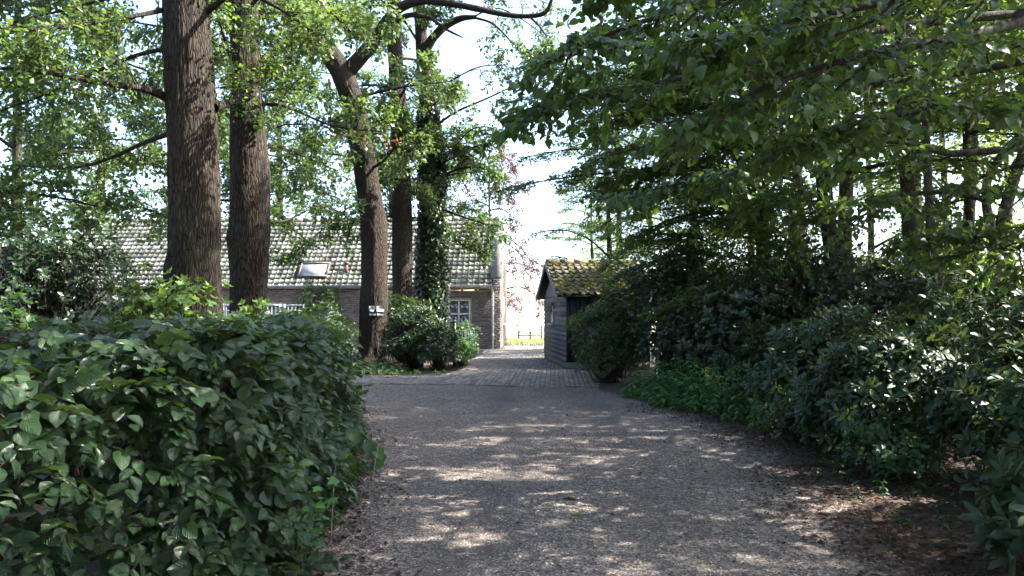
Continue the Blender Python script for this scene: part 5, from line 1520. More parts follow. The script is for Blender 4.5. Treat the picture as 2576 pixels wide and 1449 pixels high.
# ------------------------------------------------------------------ hedge on the left
g = rng(700)
HP = np.array([(-1.42, 4.5), (-1.52, 6.2), (-1.80, 8.2), (-2.25, 10.4), (-2.68, 12.4), (-3.3, 13.3), (-4.3, 13.2), (-4.3, 11.0), (-4.1, 8.0), (-4.6, 6.0), (-6.5, 4.4), (-8.0, 2.6), (-7.0, 1.4), (-4.6, 2.0), (-3.2, 2.75), (-2.2, 3.55)])
hedge = thing("hornbeam_hedge", "clipped hornbeam hedge with ribbed leaves along the left of the drive", "hedge", (-3.0, 7.0, 0))
def perim(n, inset_max, zlo, ztop):
    P2 = np.vstack([HP, HP[:1]])
    seg = np.linalg.norm(np.diff(P2, axis=0), axis=1); cum = np.concatenate([[0], np.cumsum(seg)])
    t = g.random(n)*cum[-1]; i = np.searchsorted(cum, t)-1; i = np.clip(i, 0, len(seg)-1)
    f = ((t-cum[i])/seg[i])[:, None]
    xy = P2[i]*(1-f)+P2[i+1]*f
    e = P2[i+1]-P2[i]; nn = nrm(np.stack([e[:, 1], -e[:, 0]], -1))
    return xy, nn
HT = 1.49
def hedge_sprays(n_side, n_top):
    """short leafy shoots all over the clipped faces; returns leaf positions, directions, normals and sizes"""
    xy, nn = perim(n_side, 0.3, 0.05, HT)
    z = g.uniform(0.02, HT, n_side)
    lump = vnoise(np.stack([xy[:, 0]*1.7, xy[:, 1]*1.7, z*2.2], -1), 31)*0.20 + vnoise(np.stack([xy[:, 0]*4.5, xy[:, 1]*4.5, z*5], -1), 32)*0.09
    roundn = np.clip((z-(HT-0.5))/0.5, 0, 1)**2.2*0.34 - np.clip((0.55-z)/0.55, 0, 1)**1.5*0.10
    dep = 0.10+g.random(n_side)**1.2*0.30
    p0 = np.concatenate([xy+nn*(lump-roundn-dep)[:, None], z[:, None]], 1)
    out = np.concatenate([nn, np.zeros((n_side, 1))], 1)
    lat = np.cross(out, [0, 0, 1.0])
    d = nrm(out*0.8+lat*g.normal(size=(n_side, 1))*0.7+np.array([0, 0, 1.0])*g.normal(-0.12, 0.38, (n_side, 1)))
    nb = nrm(out*0.55+np.array([0, 0, 0.85])+g.normal(size=(n_side, 3))*0.28)
    pts = np.stack([g.uniform(-8, -1.3, n_top*4), g.uniform(1.2, 13.6, n_top*4)], -1)
    sd_ = poly_sdf(HP, pts); k_ = sd_ > 0.06; pts, sd_ = pts[k_][:n_top], sd_[k_][:n_top]; n = len(pts)
    zt = HT + vnoise(np.stack([pts[:, 0]*1.3, pts[:, 1]*1.3, 0*pts[:, 0]], -1), 33)*0.09 + vnoise(np.stack([pts[:, 0]*4, pts[:, 1]*4, 0*pts[:, 0]], -1), 34)*0.06 - g.random(n)**2*0.2 - np.clip((0.45-sd_)/0.45, 0, 1)**2*0.16 - 0.05
    p1_ = np.concatenate([pts, zt[:, None]], 1)
    an = g.random(n)*2*np.pi
    d1 = nrm(np.stack([np.cos(an), np.sin(an), 0.15+0.35*g.normal(size=n)], -1))
    n1 = nrm(np.array([0, 0, 1.0])+g.normal(size=(n, 3))*0.25)
    P0, D, NB = np.concatenate([p0, p1_]), np.concatenate([d, d1]), np.concatenate([nb, n1])
    T = len(P0); K = 7
    NB = nrm(NB-(NB*D).sum(1, keepdims=True)*D)
    L = g.uniform(0.16, 0.34, T)
    t = (np.arange(K)[None]+0.4+0.4*g.random((T, K)))/K
    side = np.cross(D, NB)
    sgn = np.where((np.arange(K)[None]+g.integers(0, 2, (T, 1))) % 2 == 0, 1.0, -1.0)[..., None]
    ang = np.radians(g.normal(52, 10, (T, K)))[..., None]; ang[:, -1] *= 0.15
    axis = P0[:, None]+D[:, None]*(L[:, None]*t)[..., None]-np.array([0, 0, 1.0])*(0.22*L[:, None]*t**2)[..., None]
    dd_ = nrm(np.cos(ang)*D[:, None]+np.sin(ang)*sgn*side[:, None]-np.array([0, 0, 1.0])*g.uniform(0.0, 0.35, (T, K, 1))+g.normal(size=(T, K, 3))*0.10)
    nn_ = nrm(NB[:, None]+g.normal(size=(T, K, 3))*0.20)
    sz = (0.062+0.045*np.sin(np.pi*np.clip(t*0.85+0.12, 0, 1)))*g.uniform(0.7, 1.2, (T, K))
    tw_ = np.stack([P0, P0+D*L[:, None]*0.5-np.array([0, 0, 0.055])*L[:, None], P0+D*L[:, None]*0.9-np.array([0, 0, 0.18])*L[:, None]], 1)
    return axis.reshape(-1, 3), dd_.reshape(-1, 3), nn_.reshape(-1, 3), sz.reshape(-1), tw_
pos, d, nor, s, htw = hedge_sprays(4500, 2300)
near_m = pos[:, 1] < 7.5
vis = (in_frame(pos, 150) & (poly_sdf(HP, pos[:, :2]) < 0.9)) | (g.random(len(pos)) < 0.12)
pos, d, nor, s = pos[vis], d[vis], nor[vis], s[vis]
fr = frames(d, nor)
rel = nrm(CAM-pos)
facing = np.abs((nor*rel).sum(1))
outer = np.zeros(len(pos))
sdv = poly_sdf(HP, pos[:, :2])
score = np.linalg.norm(pos-CAM, axis=1)/s*np.where(in_frame(pos), 1, 50)*np.where(sdv < 0.10, 1, 4)/(0.3+facing)
idx = np.argsort(score)[:300]
leaf_objects(hedge, L_HORN, "horn", pos[idx], fr[idx], s[idx], HEDGE_LEAF)
keep = np.ones(len(pos), bool); keep[idx] = False
nearm = keep & (pos[:, 1] < 8.5); farm = keep & (pos[:, 1] >= 8.5)
c = ob("foliage", leaf_mesh("foliage", L_HORN, pos[nearm], fr[nearm], s[nearm], HEDGE_LEAF), None, hedge); c["kind"] = "stuff"
c = ob("foliage", leaf_mesh("foliage", L_RHOMB, pos[farm], fr[farm], s[farm]*1.15, HEDGE_LEAF), None, hedge); c["kind"] = "stuff"
# its stems and inner twigs
hv = in_frame(htw[:, 0], 100)
v, q = tubes(htw[hv], np.array([[0.0035, 0.0025, 0.0015]]).repeat(int(hv.sum()), 0), 4)
c = ob("twigs", mesh_new("twigs", v, q), TWIG_BARK, hedge); c["kind"] = "stuff"
N = 420
xy, nn = perim(N, 0, 0, 1)
xy = xy-nn*g.uniform(0.45, 0.8, (N, 1))
p0 = np.concatenate([xy, np.zeros((N, 1))], 1)
st = []
for k in range(4):
    f = k/3
    st.append(p0+np.array([0, 0, 1.25])*f+np.concatenate([nn*g.uniform(-0.1, 0.35, (N, 1)), np.zeros((N, 1))], 1)*f+g.normal(size=(N, 3))*0.05*f)
v, q = tubes(np.stack(st, 1), np.linspace(0.014, 0.004, 4)[None].repeat(N, 0), 5)
c = ob("stems", mesh_new("stems", v, q), TWIG_BARK, hedge); c["kind"] = "stuff"
# inner leaves that close the hedge
N = 16000
pts = np.stack([g.uniform(-8, -1.6, N*4), g.uniform(2.2, 10.0, N*4)], -1); sd_ = poly_sdf(HP, pts); pts = pts[(sd_ > 0.16) & (sd_ < 0.6) & in_frame(np.concatenate([pts, np.full((len(pts), 1), 0.8)], 1), 250)][:N]; N = len(pts)
pos = np.concatenate([pts, g.uniform(0.05, HT-0.15, (N, 1))], 1)
c = ob("inner_foliage", leaf_mesh("inner_foliage", L_RHOMB, pos, frames(nrm(g.normal(size=(N, 3))), g.normal(size=(N, 3))+[0, 0, .5]), g.uniform(0.10, 0.16, N), HEDGE_LEAF), None, hedge); c["kind"] = "stuff"

# ------------------------------------------------------------------ shrubs
def shrub(name, label, X, Y, rx, ry, h, seed, n, mat, shape=L_RHODO, leaf=0.13, whorl=7, key=None, parts=0, zmin=0.12, group=None, cat="shrub", depth=0.35, open_=0.0, whorl_el=(10, 60), stems=14, zc=0.45):
    gg_ = rng(seed)
    root = thing(name, label, cat, (X, Y, 0), 0, group)
    u = gg_.normal(size=(n, 3)); u = nrm(u)
    u[:, 2] = np.where(u[:, 2] < -0.55, -u[:, 2], u[:, 2])
    lump = 1+0.30*vnoise(u*2.4+seed, seed)+0.17*vnoise(u*5.5+seed, seed+1)
    if Y > 12 and shape is L_RHODO: shape = L_STRAP
    if Y > 10 and shape is L_OVAL: shape = L_RHOMB
    rad = (1-depth*gg_.random(n)**1.5)*lump
    c0 = np.array([X, Y, h*zc])
    p = c0+u*np.array([rx, ry, h*(1-zc)])*rad[:, None]
    low = u[:, 2] < 0
    p[low, 2] = (c0[2]+u[low, 2]*h*zc*rad[low])
    ok = p[:, 2] > zmin*gg_.random(n)*2
    p, u = p[ok], u[ok]
    if open_: 
        k_ = vnoise(p*1.8, seed+7) > -1+2*open_*0.5
        p, u = p[k_], u[k_]
    n = len(p)
    axis = nrm(u*np.array([1, 1, 0.6])+np.array([0, 0, 0.75])+gg_.normal(size=(n, 3))*0.25)
    ref = nrm(np.cross(axis, gg_.normal(size=(n, 3)))); ref2 = np.cross(axis, ref)
    W = whorl
    an = (np.arange(W)[None]*2*np.pi/W+gg_.random((n, 1))*6.28+gg_.normal(size=(n, W))*0.15)[..., None]
    el = np.radians(gg_.uniform(*whorl_el, (n, W)))[..., None]
    rd = np.cos(an)*ref[:, None]+np.sin(an)*ref2[:, None]
    d = nrm(np.cos(el)*rd+np.sin(el)*axis[:, None]-np.array([0, 0, 0.25]))
    nor = nrm(axis[:, None]*np.cos(el)-rd*np.sin(el)+gg_.normal(size=(n, W, 3))*0.15)
    sc = leaf*gg_.uniform(0.65, 1.15, (n, W))
    pos = np.repeat(p[:, None], W, 1)+d*0.012
    pos, d, nor, sc = pos.reshape(-1, 3), d.reshape(-1, 3), nor.reshape(-1, 3), sc.reshape(-1)
    fr_ = frames(d, nor)
    if parts:
        s_ = np.where(in_frame(pos), np.linalg.norm(pos-CAM, axis=1), 1e6)
        idx = np.argsort(s_)[:parts]
        leaf_objects(root, shape, key, pos[idx], fr_[idx], sc[idx], mat)
        k_ = np.ones(len(pos), bool); k_[idx] = False
        pos, fr_, sc = pos[k_], fr_[k_], sc[k_]
    if len(pos):
        c = ob("foliage", leaf_mesh("foliage", shape, pos, fr_, sc, mat), None, root); c["kind"] = "stuff"
    # stems
    sel = gg_.permutation(n)[:max(stems, n//5)]
    B = len(sel)
    e = p[sel]; s0 = np.stack([X+gg_.normal(size=B)*rx*0.15, Y+gg_.normal(size=B)*ry*0.15, np.full(B, -0.02)], -1)
    m1 = s0*0.5+e*0.5+np.array([0, 0, 0.12])*h+gg_.normal(size=(B, 3))*0.04
    path = np.stack([s0, s0*0.7+m1*0.3, m1, m1*0.4+e*0.6, e], 1)
    v, q = tubes(path, np.linspace(0.013, 0.004, 5)[None].repeat(B, 0), 5)
    c = ob("stems", mesh_new("stems", v, q, smooth=True), TWIG_BARK, root); c["kind"] = "stuff"
    return root
RG = "rhododendrons along the right of the drive"
shrub("rhododendron", "rhododendron with glossy bluish leaves against the shed wall", 2.35, 18.6, 0.85, 1.1, 1.95, 801, 620, RHODO_LEAF, group=RG)
shrub("privet_bush", "tall dark small leaved bush behind the nettles, next after the shed", 3.55, 16.3, 1.25, 1.3, 2.9, 802, 1250, HOLLY_LEAF, L_RHOMB, 0.09, 8, group=RG, depth=0.5)
shrub("privet_bush", "dark loose bush directly behind the lighter nettles", 4.05, 13.4, 1.1, 1.2, 2.25, 803, 1100, HOLLY_LEAF, L_RHOMB, 0.10, 7, depth=0.55, group=RG)
shrub("rhododendron", "middle rhododendron where the drive bends right", 4.35, 10.7, 1.15, 1.15, 1.55, 804, 900, RHODO_LEAF, group=RG)
shrub("rhododendron", "glossy rhododendron with sun flecks beside the leaf litter", 4.05, 8.5, 0.95, 0.95, 1.32, 805, 850, RHODO_LEAF, key="rhodo", parts=150, group=RG)
shrub("rhododendron", "rhododendron by the right edge with a dark hollow below", 4.75, 7.0, 0.9, 0.75, 1.28, 806, 800, RHODO_LEAF, key="rhodo", parts=150, group=RG, zmin=0.45)
shrub("rhododendron", "low rhododendron spray in the bottom right corner, nearest the camera", 3.35, 4.55, 0.55, 0.5, 0.80, 807, 130, RHODO_LEAF, leaf=0.16, key="rhodo", parts=250, group=RG)
shrub("rhododendron", "low rhododendron filling the dark hollow at the right edge", 4.35, 5.9, 0.75, 0.6, 1.0, 870, 420, RHODO_LEAF, group=RG)
shrub("rhododendron", "rear rhododendron rising behind the sun flecked one", 6.0, 9.6, 1.3, 1.2, 2.0, 808, 700, RHODO_LEAF, group=RG)
shrub("privet_bush", "rear dark bush below the upright pair of trunks", 5.9, 12.4, 1.3, 1.3, 2.6, 809, 1200, HOLLY_LEAF, L_RHOMB, 0.10, 7, depth=0.55, group=RG)
shrub("privet_bush", "rear dark bush at the foot of the beech", 5.6, 15.6, 1.4, 1.3, 3.2, 810, 1300, HOLLY_LEAF, L_RHOMB, 0.10, 7, depth=0.55, group=RG)
shrub("hazel_bush", "light green bush with small leaves at the shed corner", 2.1, 16.9, 0.55, 0.6, 1.25, 811, 700, SHRUB_LEAF, L_OVAL, 0.075, 5)
shrub("beech_bush", "tall bushy beech growth covering the right end of the shed roof", 4.0, 18.9, 1.15, 1.0, 3.7, 827, 1300, BEECH_LEAF, L_OVAL, 0.085, 6, depth=0.6, zc=0.55)
shrub("hazel_bush", "loose backlit bush under the grey trunk", 8.2, 15.0, 1.2, 1.2, 2.2, 812, 700, WOOD_LEAF, L_OVAL, 0.10, 5, depth=0.7)
shrub("hazel_bush", "loose backlit bush at the right edge among the thin trunks", 9.6, 14.0, 1.2, 1.2, 2.3, 813, 700, WOOD_LEAF, L_OVAL, 0.10, 5, depth=0.7)
shrub("hazel_bush", "loose backlit bush between the upright pair and the grey trunk", 7.4, 18.0, 1.4, 1.2, 2.4, 814, 800, WOOD_LEAF, L_OVAL, 0.10, 5, depth=0.7)
shrub("hazel_bush", "low leafy bush behind the rhododendrons near the beech foot", 7.9, 22.5, 2.0, 1.2, 2.6, 815, 900, WOOD_LEAF, L_OVAL, 0.11, 5, depth=0.7)
shrub("hazel_bush", "far bush closing the view low between the right hand trunks", 13.2, 23.0, 2.2, 1.4, 2.6, 816, 900, WOOD_LEAF, L_OVAL, 0.12, 5, depth=0.7)
shrub("hazel_bush", "far bush behind the crooked trunk near the right edge", 15.0, 21.0, 2.0, 1.4, 2.4, 817, 900, WOOD_LEAF, L_OVAL, 0.12, 5, depth=0.7)
shrub("young_tree", "leafy growth hanging just left of the upright pair of trunks", 4.9, 14.6, 1.5, 1.1, 3.6, 840, 520, WOOD_LEAF, L_OVAL, 0.095, 5, depth=0.95, zc=0.55, cat="young tree", open_=0.38)
shrub("young_tree", "leafy growth around the foot of the upright pair of trunks", 6.1, 16.2, 1.5, 1.1, 4.0, 841, 520, WOOD_LEAF, L_OVAL, 0.095, 5, depth=0.95, zc=0.55, cat="young tree", open_=0.38)
shrub("young_tree", "leafy growth in front of the grey trunk", 7.3, 13.2, 1.5, 1.1, 3.3, 842, 520, WOOD_LEAF, L_OVAL, 0.095, 5, depth=0.95, zc=0.55, cat="young tree", open_=0.38)
shrub("young_tree", "leafy growth behind the thin leaning trunk", 8.9, 16.6, 1.5, 1.1, 4.2, 843, 520, WOOD_LEAF, L_OVAL, 0.095, 5, depth=0.95, zc=0.55, cat="young tree", open_=0.38)
shrub("young_tree", "leafy growth at the right edge before the forked trunk", 9.4, 12.6, 1.5, 1.1, 3.4, 844, 520, WOOD_LEAF, L_OVAL, 0.095, 5, depth=0.95, zc=0.55, cat="young tree", open_=0.38)
shrub("young_tree", "leafy growth deep behind the beech trunk", 5.6, 20.5, 1.5, 1.1, 4.4, 845, 520, WOOD_LEAF, L_OVAL, 0.095, 5, depth=0.95, zc=0.55, cat="young tree", open_=0.38)
shrub("young_tree", "leafy growth deep behind the crooked trunk", 10.6, 18.6, 1.5, 1.1, 4.4, 846, 520, WOOD_LEAF, L_OVAL, 0.095, 5, depth=0.95, zc=0.55, cat="young tree", open_=0.38)
shrub("young_tree", "leafy growth deep between the pair and the grey trunk", 8.2, 21.5, 1.5, 1.1, 4.6, 847, 520, WOOD_LEAF, L_OVAL, 0.095, 5, depth=0.95, zc=0.55, cat="young tree", open_=0.38)
shrub("young_tree", "leafy growth at the far right behind the forked trunk", 12.3, 17.0, 1.5, 1.1, 4.0, 848, 520, WOOD_LEAF, L_OVAL, 0.095, 5, depth=0.95, zc=0.55, cat="young tree", open_=0.38)
shrub("young_tree", "unseen tall bush added beyond the right frame edge to shade the verge", 6.6, 5.0, 1.5, 1.4, 4.6, 860, 1000, WOOD_LEAF, L_RHOMB, 0.12, 6, depth=0.8, zc=0.55, cat="young tree")  # out of view, added to keep sun off the near right verge
shrub("bramble", "low dark bramble at the foot of the bushes where the drive bends", 3.45, 9.4, 0.5, 0.7, 0.62, 871, 260, SHRUB_LEAF, L_RHOMB, 0.075, 5, depth=0.7)
shrub("bramble", "low dark bramble between the leaf litter and the glossy rhododendron", 3.55, 7.3, 0.5, 0.6, 0.55, 872, 260, SHRUB_LEAF, L_RHOMB, 0.075, 5, depth=0.7)
# beside the numbered oak
shrub("rhododendron", "sunlit rhododendron next to the right side of the numbered oak", -2.75, 21.7, 0.85, 0.85, 1.62, 820, 650, RHODO_LEAF, leaf=0.15)
shrub("rhododendron", "lower sunlit rhododendron spreading towards the paving", -1.98, 20.9, 0.62, 0.75, 1.12, 826, 420, RHODO_LEAF, leaf=0.15)
shrub("rhododendron", "taller rhododendron close behind the numbered oak trunk", -3.3, 23.6, 0.9, 0.8, 1.9, 821, 600, RHODO_LEAF, leaf=0.14)
shrub("rhododendron", "rhododendron left of the numbered oak above the hedge end", -5.05, 21.2, 0.75, 0.8, 1.75, 822, 600, RHODO_LEAF, leaf=0.13)
shrub("conifer_bush", "rounded fine leaved evergreen left of the numbered oak", -5.6, 22.8, 0.75, 0.75, 2.25, 823, 1500, SHRUB_LEAF, L_RHOMB, 0.06, 6)
shrub("yellow_shrub", "low bright yellow green shrub spilling onto the paving", -1.55, 22.4, 0.42, 1.1, 0.78, 824, 700, NETTLE_LEAF, L_OVAL, 0.065, 5)
shrub("garden_shrub", "small green shrub by the black post under the house window", -1.55, 25.4, 0.45, 0.8, 1.15, 825, 500, SHRUB_LEAF, L_OVAL, 0.075, 5)
# left, behind the hedge
shrub("holly_bush", "dark holly bush at the left behind the hedge", -6.6, 10.8, 1.15, 1.0, 2.95, 830, 1500, HOLLY_LEAF, L_OVAL, 0.085, 6, depth=0.75, open_=0.35, zc=0.6)
shrub("elder_bush", "loose green bush at the left edge in front of the holly", -6.0, 8.8, 0.8, 0.7, 1.75, 831, 600, SHRUB_LEAF, L_OVAL, 0.10, 5, depth=0.7)
shrub("elder_bush", "leafy bush right of the holly under the house roof", -6.8, 14.2, 1.2, 0.9, 2.0, 832, 800, SHRUB_LEAF, L_OVAL, 0.10, 5, depth=0.7)
shrub("maple_sapling", "young maple shoots standing before the thickest oak", -4.35, 10.2, 0.55, 0.45, 2.15, 833, 150, MAPLE_LEAF, L_STAR, 0.11, 4, depth=0.8, zc=0.6)
shrub("maple_sapling", "young maple shoots left of the thickest oak", -5.2, 11.0, 0.6, 0.45, 2.3, 834, 130, MAPLE_LEAF, L_STAR, 0.11, 4, depth=0.8, zc=0.6)
shrub("maple_sapling", "maple shoots poking from the hedge between the big oaks", -4.2, 12.6, 0.45, 0.4, 1.75, 835, 80, MAPLE_LEAF, L_STAR, 0.11, 4, depth=0.8, zc=0.7)

# black post with a bit of green wire netting
net = thing("netting_fence", "black post with green wire netting beside the sunlit rhododendron", "fence", (-1.78, 24.0, 0))
gp = Geo(); gp.tube([(-1.78, 24.0, -0.05), (-1.78, 24.0, 1.22)], [0.045, 0.045], 10); gp.tube([(-1.78, 24.0, 1.22), (-1.78, 24.0, 1.30)], [0.055, 0.03], 10)
ob("post", gp.mesh("post"), plain("black_post", [(0.3, (0.008, 0.008, 0.008)), (0.7, (0.02, 0.02, 0.02))], 3, 0.4, 0.0), net)
gp = Geo(); 
for k in range(9): gp.tube([(-1.74, 24.0, 0.15+k*0.1), (-1.15, 24.3, 0.13+k*0.1)], [0.006, 0.006], 4)
for k in range(10): gp.tube([(-1.72+k*0.06, 24.01+k*0.03, 0.1), (-1.72+k*0.06, 24.01+k*0.03, 0.98)], [0.005, 0.005], 4)
ob("wire_netting", gp.mesh("wire_netting"), plain("green_wire", [(0.3, (0.02, 0.06, 0.045)), (0.7, (0.03, 0.09, 0.065))], 3, 0.5, 0.0), net)

# ------------------------------------------------------------------ low growth
g = rng(900)
def herb_patch(name, label, poly, n, hmin, hmax, pairs, leaf, mat, shape, seed, cat, kind="stuff", lean=0.12):
    gg_ = rng(seed); poly = np.array(poly)
    pts = np.stack([gg_.uniform(poly[:, 0].min(), poly[:, 0].max(), n*4), gg_.uniform(poly[:, 1].min(), poly[:, 1].max(), n*4)], -1)
    pts = pts[poly_sdf(poly, pts) > 0][:n]; n = len(pts)
    edge = np.clip(poly_sdf(poly, pts)/0.35, 0.35, 1)
    h = gg_.uniform(hmin, hmax, n)*edge
    s0 = np.concatenate([pts, np.zeros((n, 1))], 1)
    tip = s0+np.stack([gg_.normal(size=n)*lean*h, gg_.normal(size=n)*lean*h, h], -1)
    mid = (s0+tip)/2+gg_.normal(size=(n, 3))*0.02
    path = np.stack([s0, mid, tip], 1)
    v, q = tubes(path, np.array([[0.004, 0.003, 0.002]]).repeat(n, 0), 4)
    L = []
    for k in range(pairs):
        f = 0.25+0.75*(k+0.5)/pairs
        p = (s0*(1-f)+tip*f)
        a0 = k*math.pi/2+gg_.random(n)*0.5
        for sgn in (0, math.pi):
            d = np.stack([np.cos(a0+sgn), np.sin(a0+sgn), -0.15+0*a0], -1)+gg_.normal(size=(n, 3))*0.15
            L.append((p, d, np.array([0, 0, 1.0])+gg_.normal(size=(n, 3))*0.25+0.25*d, leaf*gg_.uniform(0.6, 1.15, n)*(0.55+0.6*math.sin(math.pi*min(0.9, f)))))
    pos, d, nor, s = [np.concatenate(x) for x in zip(*L)]
    lv, lf, luv = scatter(shape, pos, frames(d, nor), s)
    root = tag(ob(name, leaf_mesh(name, shape, pos, frames(d, nor), s, mat)), label, cat, kind=kind)
    c = ob("stems", mesh_new("stems", v, q), mat, root, local=True); c["kind"] = "stuff"
    return root
herb_patch("nettles", "bright green nettles filling the edge in front of the dark rhododendrons", [(2.0, 14.4), (2.35, 13.0), (2.95, 11.3), (3.3, 10.2), (4.0, 10.4), (3.9, 11.5), (3.3, 13.2), (2.7, 14.8)], 300, 0.40, 0.95, 5, 0.125, NETTLE_LEAF, L_LANCE, 901, "nettles")
herb_patch("weeds", "scattered low weeds on the leaf litter under the right bushes", [(2.9, 10.2), (3.0, 8.6), (2.75, 7.2), (2.9, 5.6), (3.6, 5.2), (4.0, 7.6), (4.0, 10.0)], 130, 0.06, 0.26, 3, 0.07, SHRUB_LEAF, L_LANCE, 902, "weeds")
herb_patch("ground_ivy", "low green ground cover along the foot of the hedge", [(-1.2, 4.6), (-1.3, 6.2), (-1.45, 8), (-1.9, 10.2), (-2.4, 12.4), (-2.8, 12.6), (-2.4, 10.4), (-1.95, 8.2), (-1.65, 6.2), (-1.5, 4.5)], 520, 0.04, 0.22, 2, 0.06, SHRUB_LEAF, L_BROAD, 903, "ground cover")
herb_patch("border_plants", "strap leaved plants round the foot of the numbered oak", [(-5.2, 19.6), (-3.4, 19.4), (-2.7, 19.6), (-2.7, 20.6), (-3.6, 21.8), (-5.2, 21.6)], 240, 0.12, 0.30, 3, 0.20, HOLLY_LEAF, L_LANCE, 904, "ground cover")
herb_patch("border_edge", "small seedlings at the edge of the bed by the paving", [(-4.8, 18.8), (-2.0, 18.9), (-1.5, 20.2), (-1.8, 20.6), (-2.6, 19.5), (-4.8, 19.4)], 60, 0.05, 0.18, 2, 0.08, NETTLE_LEAF, L_LANCE, 905, "ground cover")
herb_patch("undergrowth", "dim leafy undergrowth on the floor of the wood", [(5.5, 9), (14, 9), (20, 26), (5, 26), (4.6, 18)], 1500, 0.15, 0.7, 3, 0.14, WOOD_LEAF, L_RHOMB, 906, "undergrowth")
herb_patch("undergrowth", "leafy undergrowth behind the hedge below the oaks", [(-4.4, 9), (-4.4, 14), (-3.2, 14), (-4, 21), (-16, 22), (-11, 8), (-7, 5.5)], 1300, 0.2, 1.1, 3, 0.14, SHRUB_LEAF, L_RHOMB, 907, "undergrowth")

# sucker with big round leaves leaning out of the hedge
sk_ = thing("lime_sucker", "shoot with large round leaves leaning out of the hedge over the drive edge", "shoot", (-1.6, 6.3, 0))
path = np.array([[-1.75, 6.6, 0.1], [-1.62, 6.4, 0.55], [-1.45, 6.2, 0.72], [-1.2, 6.05, 0.66], [-1.0, 5.95, 0.5]])
v, q = tubes(catmull(path, 12)[None], np.linspace(0.008, 0.003, 12)[None], 6)
ob("stem", mesh_new("stem", v, q, smooth=True), TWIG_BARK, sk_)
cpth = catmull(path, 40)[8:]
N = 20
p = cpth[np.linspace(0, len(cpth)-1, N).astype(int)]
sg_ = np.where(np.arange(N) % 2 == 0, 1, -1)
d = np.stack([0.4+0*p[:, 0], -0.6*sg_, -0.5+0*p[:, 0]], -1)+g.normal(size=(N, 3))*0.25
leaf_objects(sk_, L_BROAD, "broad", p, frames(d, np.array([0.1, -0.45, 0.9])+g.normal(size=(N, 3))*0.25), g.uniform(0.10, 0.15, N), LIME_LEAF)
sap = thing("maple_seedling", "bright maple seedling growing out of the foot of the hedge", "seedling", (-1.3, 4.9, 0))
for k in range(3):
    path = np.array([[-1.35+0.05*k, 4.85, 0], [-1.32+0.06*k, 4.85, 0.25], [-1.28+0.1*k, 4.8, 0.46+0.05*k]])
    v, q = tubes(catmull(path, 8)[None], np.linspace(0.005, 0.002, 8)[None], 5)
    ob("stem", mesh_new("stem", v, q), NETTLE_LEAF, sap)
    N = 8; p = catmull(path, N+3)[3:]
    an = np.arange(N)*2.4
    leaf_objects(sap, L_STAR, "star", p, frames(np.stack([np.cos(an), np.sin(an), -0.2+0*an], -1), np.array([0, -0.3, 1.0])+g.normal(size=(N, 3))*0.2), g.uniform(0.06, 0.10, N), NETTLE_LEAF)
for k, (x, y, h, dx, lab) in enumerate(((-1.05, 5.75, 0.62, 0.06, "dry grass stalk with a drooping seed head by the hedge foot"), (-1.22, 5.25, 0.55, 0.03, "bare straight dry stalk by the hedge foot"), (-0.98, 5.3, 0.30, 0.22, "short leaning dry stalk by the hedge foot"))):
    gp = Geo(); gp.tube([(x, y, 0), (x+dx*0.4, y, h*0.6), (x+dx, y, h)], [0.0035, 0.003, 0.002], 5)
    if k == 0:
        for j in range(7): gp.tube([(x+dx*(0.7+0.05*j), y, h*(0.78+0.035*j)), (x+dx*(0.7+0.05*j)+0.012*(1 if j % 2 else -1), y, h*(0.82+0.035*j))], [0.004, 0.001], 4)
    tag(ob("grass_stalk", gp.mesh("grass_stalk"), STRAW), lab, "stalk", "dry stalks by the hedge")

# fallen leaves and twigs
g = rng(950)
N = 60000
x = g.uniform(-2.4, 5.2, N); y = 3.6+9.5*g.random(N)**1.5
sd_ = poly_sdf(GRAVEL, np.stack([x, y], -1))
cl = vnoise(np.stack([x*1.5, y*1.5, 0*x], -1), 77)*0.22
keep = (g.random(N) < np.clip(0.75-(sd_+cl)*1.6, 0.01, 1)) & in_frame(np.stack([x, y, 0*x], -1), 80)
x, y = x[keep], y[keep]; N = len(x)
an = g.random(N)*6.28
pos = np.stack([x, y, gz(x, y)+0.006+g.random(N)*0.012], -1)
sc = g.uniform(0.02, 0.058, N)
tag(ob("fallen_leaves", leaf_mesh("fallen_leaves", L_RHOMB, pos, frames(np.stack([np.cos(an), np.sin(an), g.normal(size=N)*0.15], -1), np.array([0, 0, 1.0])+g.normal(size=(N, 3))*0.4), sc, DEAD_LEAF)), "brown leaf litter along both edges of the drive", "leaf litter", kind="stuff")
N = 420
x = g.uniform(-1.7, 4.2, N); y = 3.8+8*g.random(N)**1.4
sd_ = poly_sdf(GRAVEL, np.stack([x, y], -1)); k_ = g.random(N) < np.clip(0.8-sd_*0.9, 0.12, 1); x, y = x[k_], y[k_]; N = len(x)
an = g.random(N)*6.28; L = g.uniform(0.04, 0.22, N)
p0 = np.stack([x, y, gz(x, y)+0.008], -1); dv = np.stack([np.cos(an)*L, np.sin(an)*L, 0*L], -1)
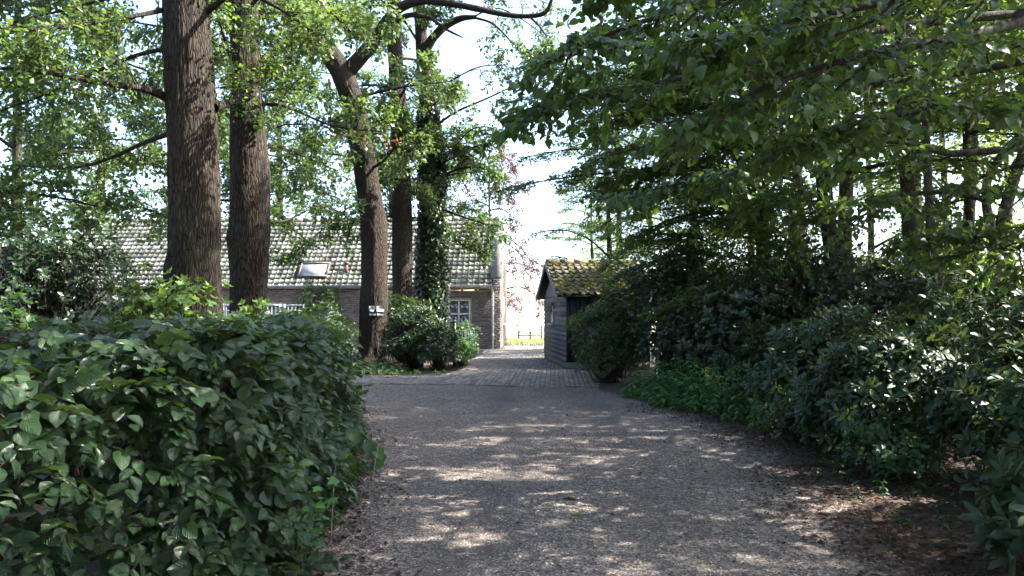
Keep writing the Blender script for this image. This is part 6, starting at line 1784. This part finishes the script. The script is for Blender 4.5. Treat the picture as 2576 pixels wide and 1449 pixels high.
path = np.stack([p0, p0+dv*0.5+g.normal(size=(N, 3))*0.008, p0+dv], 1); path[:, :, 2] = np.maximum(path[:, :, 2], 0.012)
v, q = tubes(path, np.array([[0.003, 0.0028, 0.0015]]).repeat(N, 0), 4)
tag(ob("fallen_twigs", mesh_new("fallen_twigs", v, q), plain("grey_twig", [(0.3, (0.05, 0.04, 0.032)), (0.7, (0.20, 0.165, 0.135))], 9, 0.9, 0.0, coord="World", isl=0.5)), "small dry twigs lying on the drive", "twigs", kind="stuff")
gp = Geo(); c_ = P(1430, 1262, 6.55); gp.tube([(c_[0]-0.06, 6.5, 0.022), (c_[0], 6.48, 0.032), (c_[0]+0.07, 6.46, 0.02)], [0.006, 0.018, 0.006], 7)
tag(ob("bark_piece", gp.mesh("bark_piece", True), DEAD_LEAF), "pale curled piece of bark lying mid drive", "bark")
tf = thing("grass_tuft", "tiny green tuft growing in the middle of the gravel", "tuft", (0.50, 6.0, 0.0))
N = 26; an = g.random(N)*6.28
pos = np.stack([0.50+g.normal(size=N)*0.018, 6.0+g.normal(size=N)*0.018, np.full(N, 0.012)], -1)
ob("blades", leaf_mesh("blades", L_LANCE, pos, frames(np.stack([np.cos(an), np.sin(an), 0.9+0*an], -1), np.stack([-np.cos(an), -np.sin(an), 0.9+0*an], -1)), g.uniform(0.025, 0.05, N), GRASS), None, tf)["kind"] = "stuff"

# sunlit grass strip before the meadow
N = 6000
x = g.uniform(-0.6, 4.0, N); y = g.uniform(35.0, 44, N)
an = g.random(N)*6.28
pos = np.stack([x, y, np.full(N, -0.06)], -1)
d = np.stack([np.cos(an)*0.4, np.sin(an)*0.4, np.ones(N)], -1)
tag(ob("grass", leaf_mesh("grass", leaf_shape([0.5], [0.05], 0.1, 0.3), pos, frames(d, np.stack([np.cos(an), np.sin(an), -0.3+0*an], -1)), g.uniform(0.06, 0.2, N), GRASS)), "sunlit rough grass between the paving and the meadow", "grass", kind="stuff")
print("leaves", NLEAF, "tris", sum(len(m_.polygons) for m_ in bpy.data.meshes))
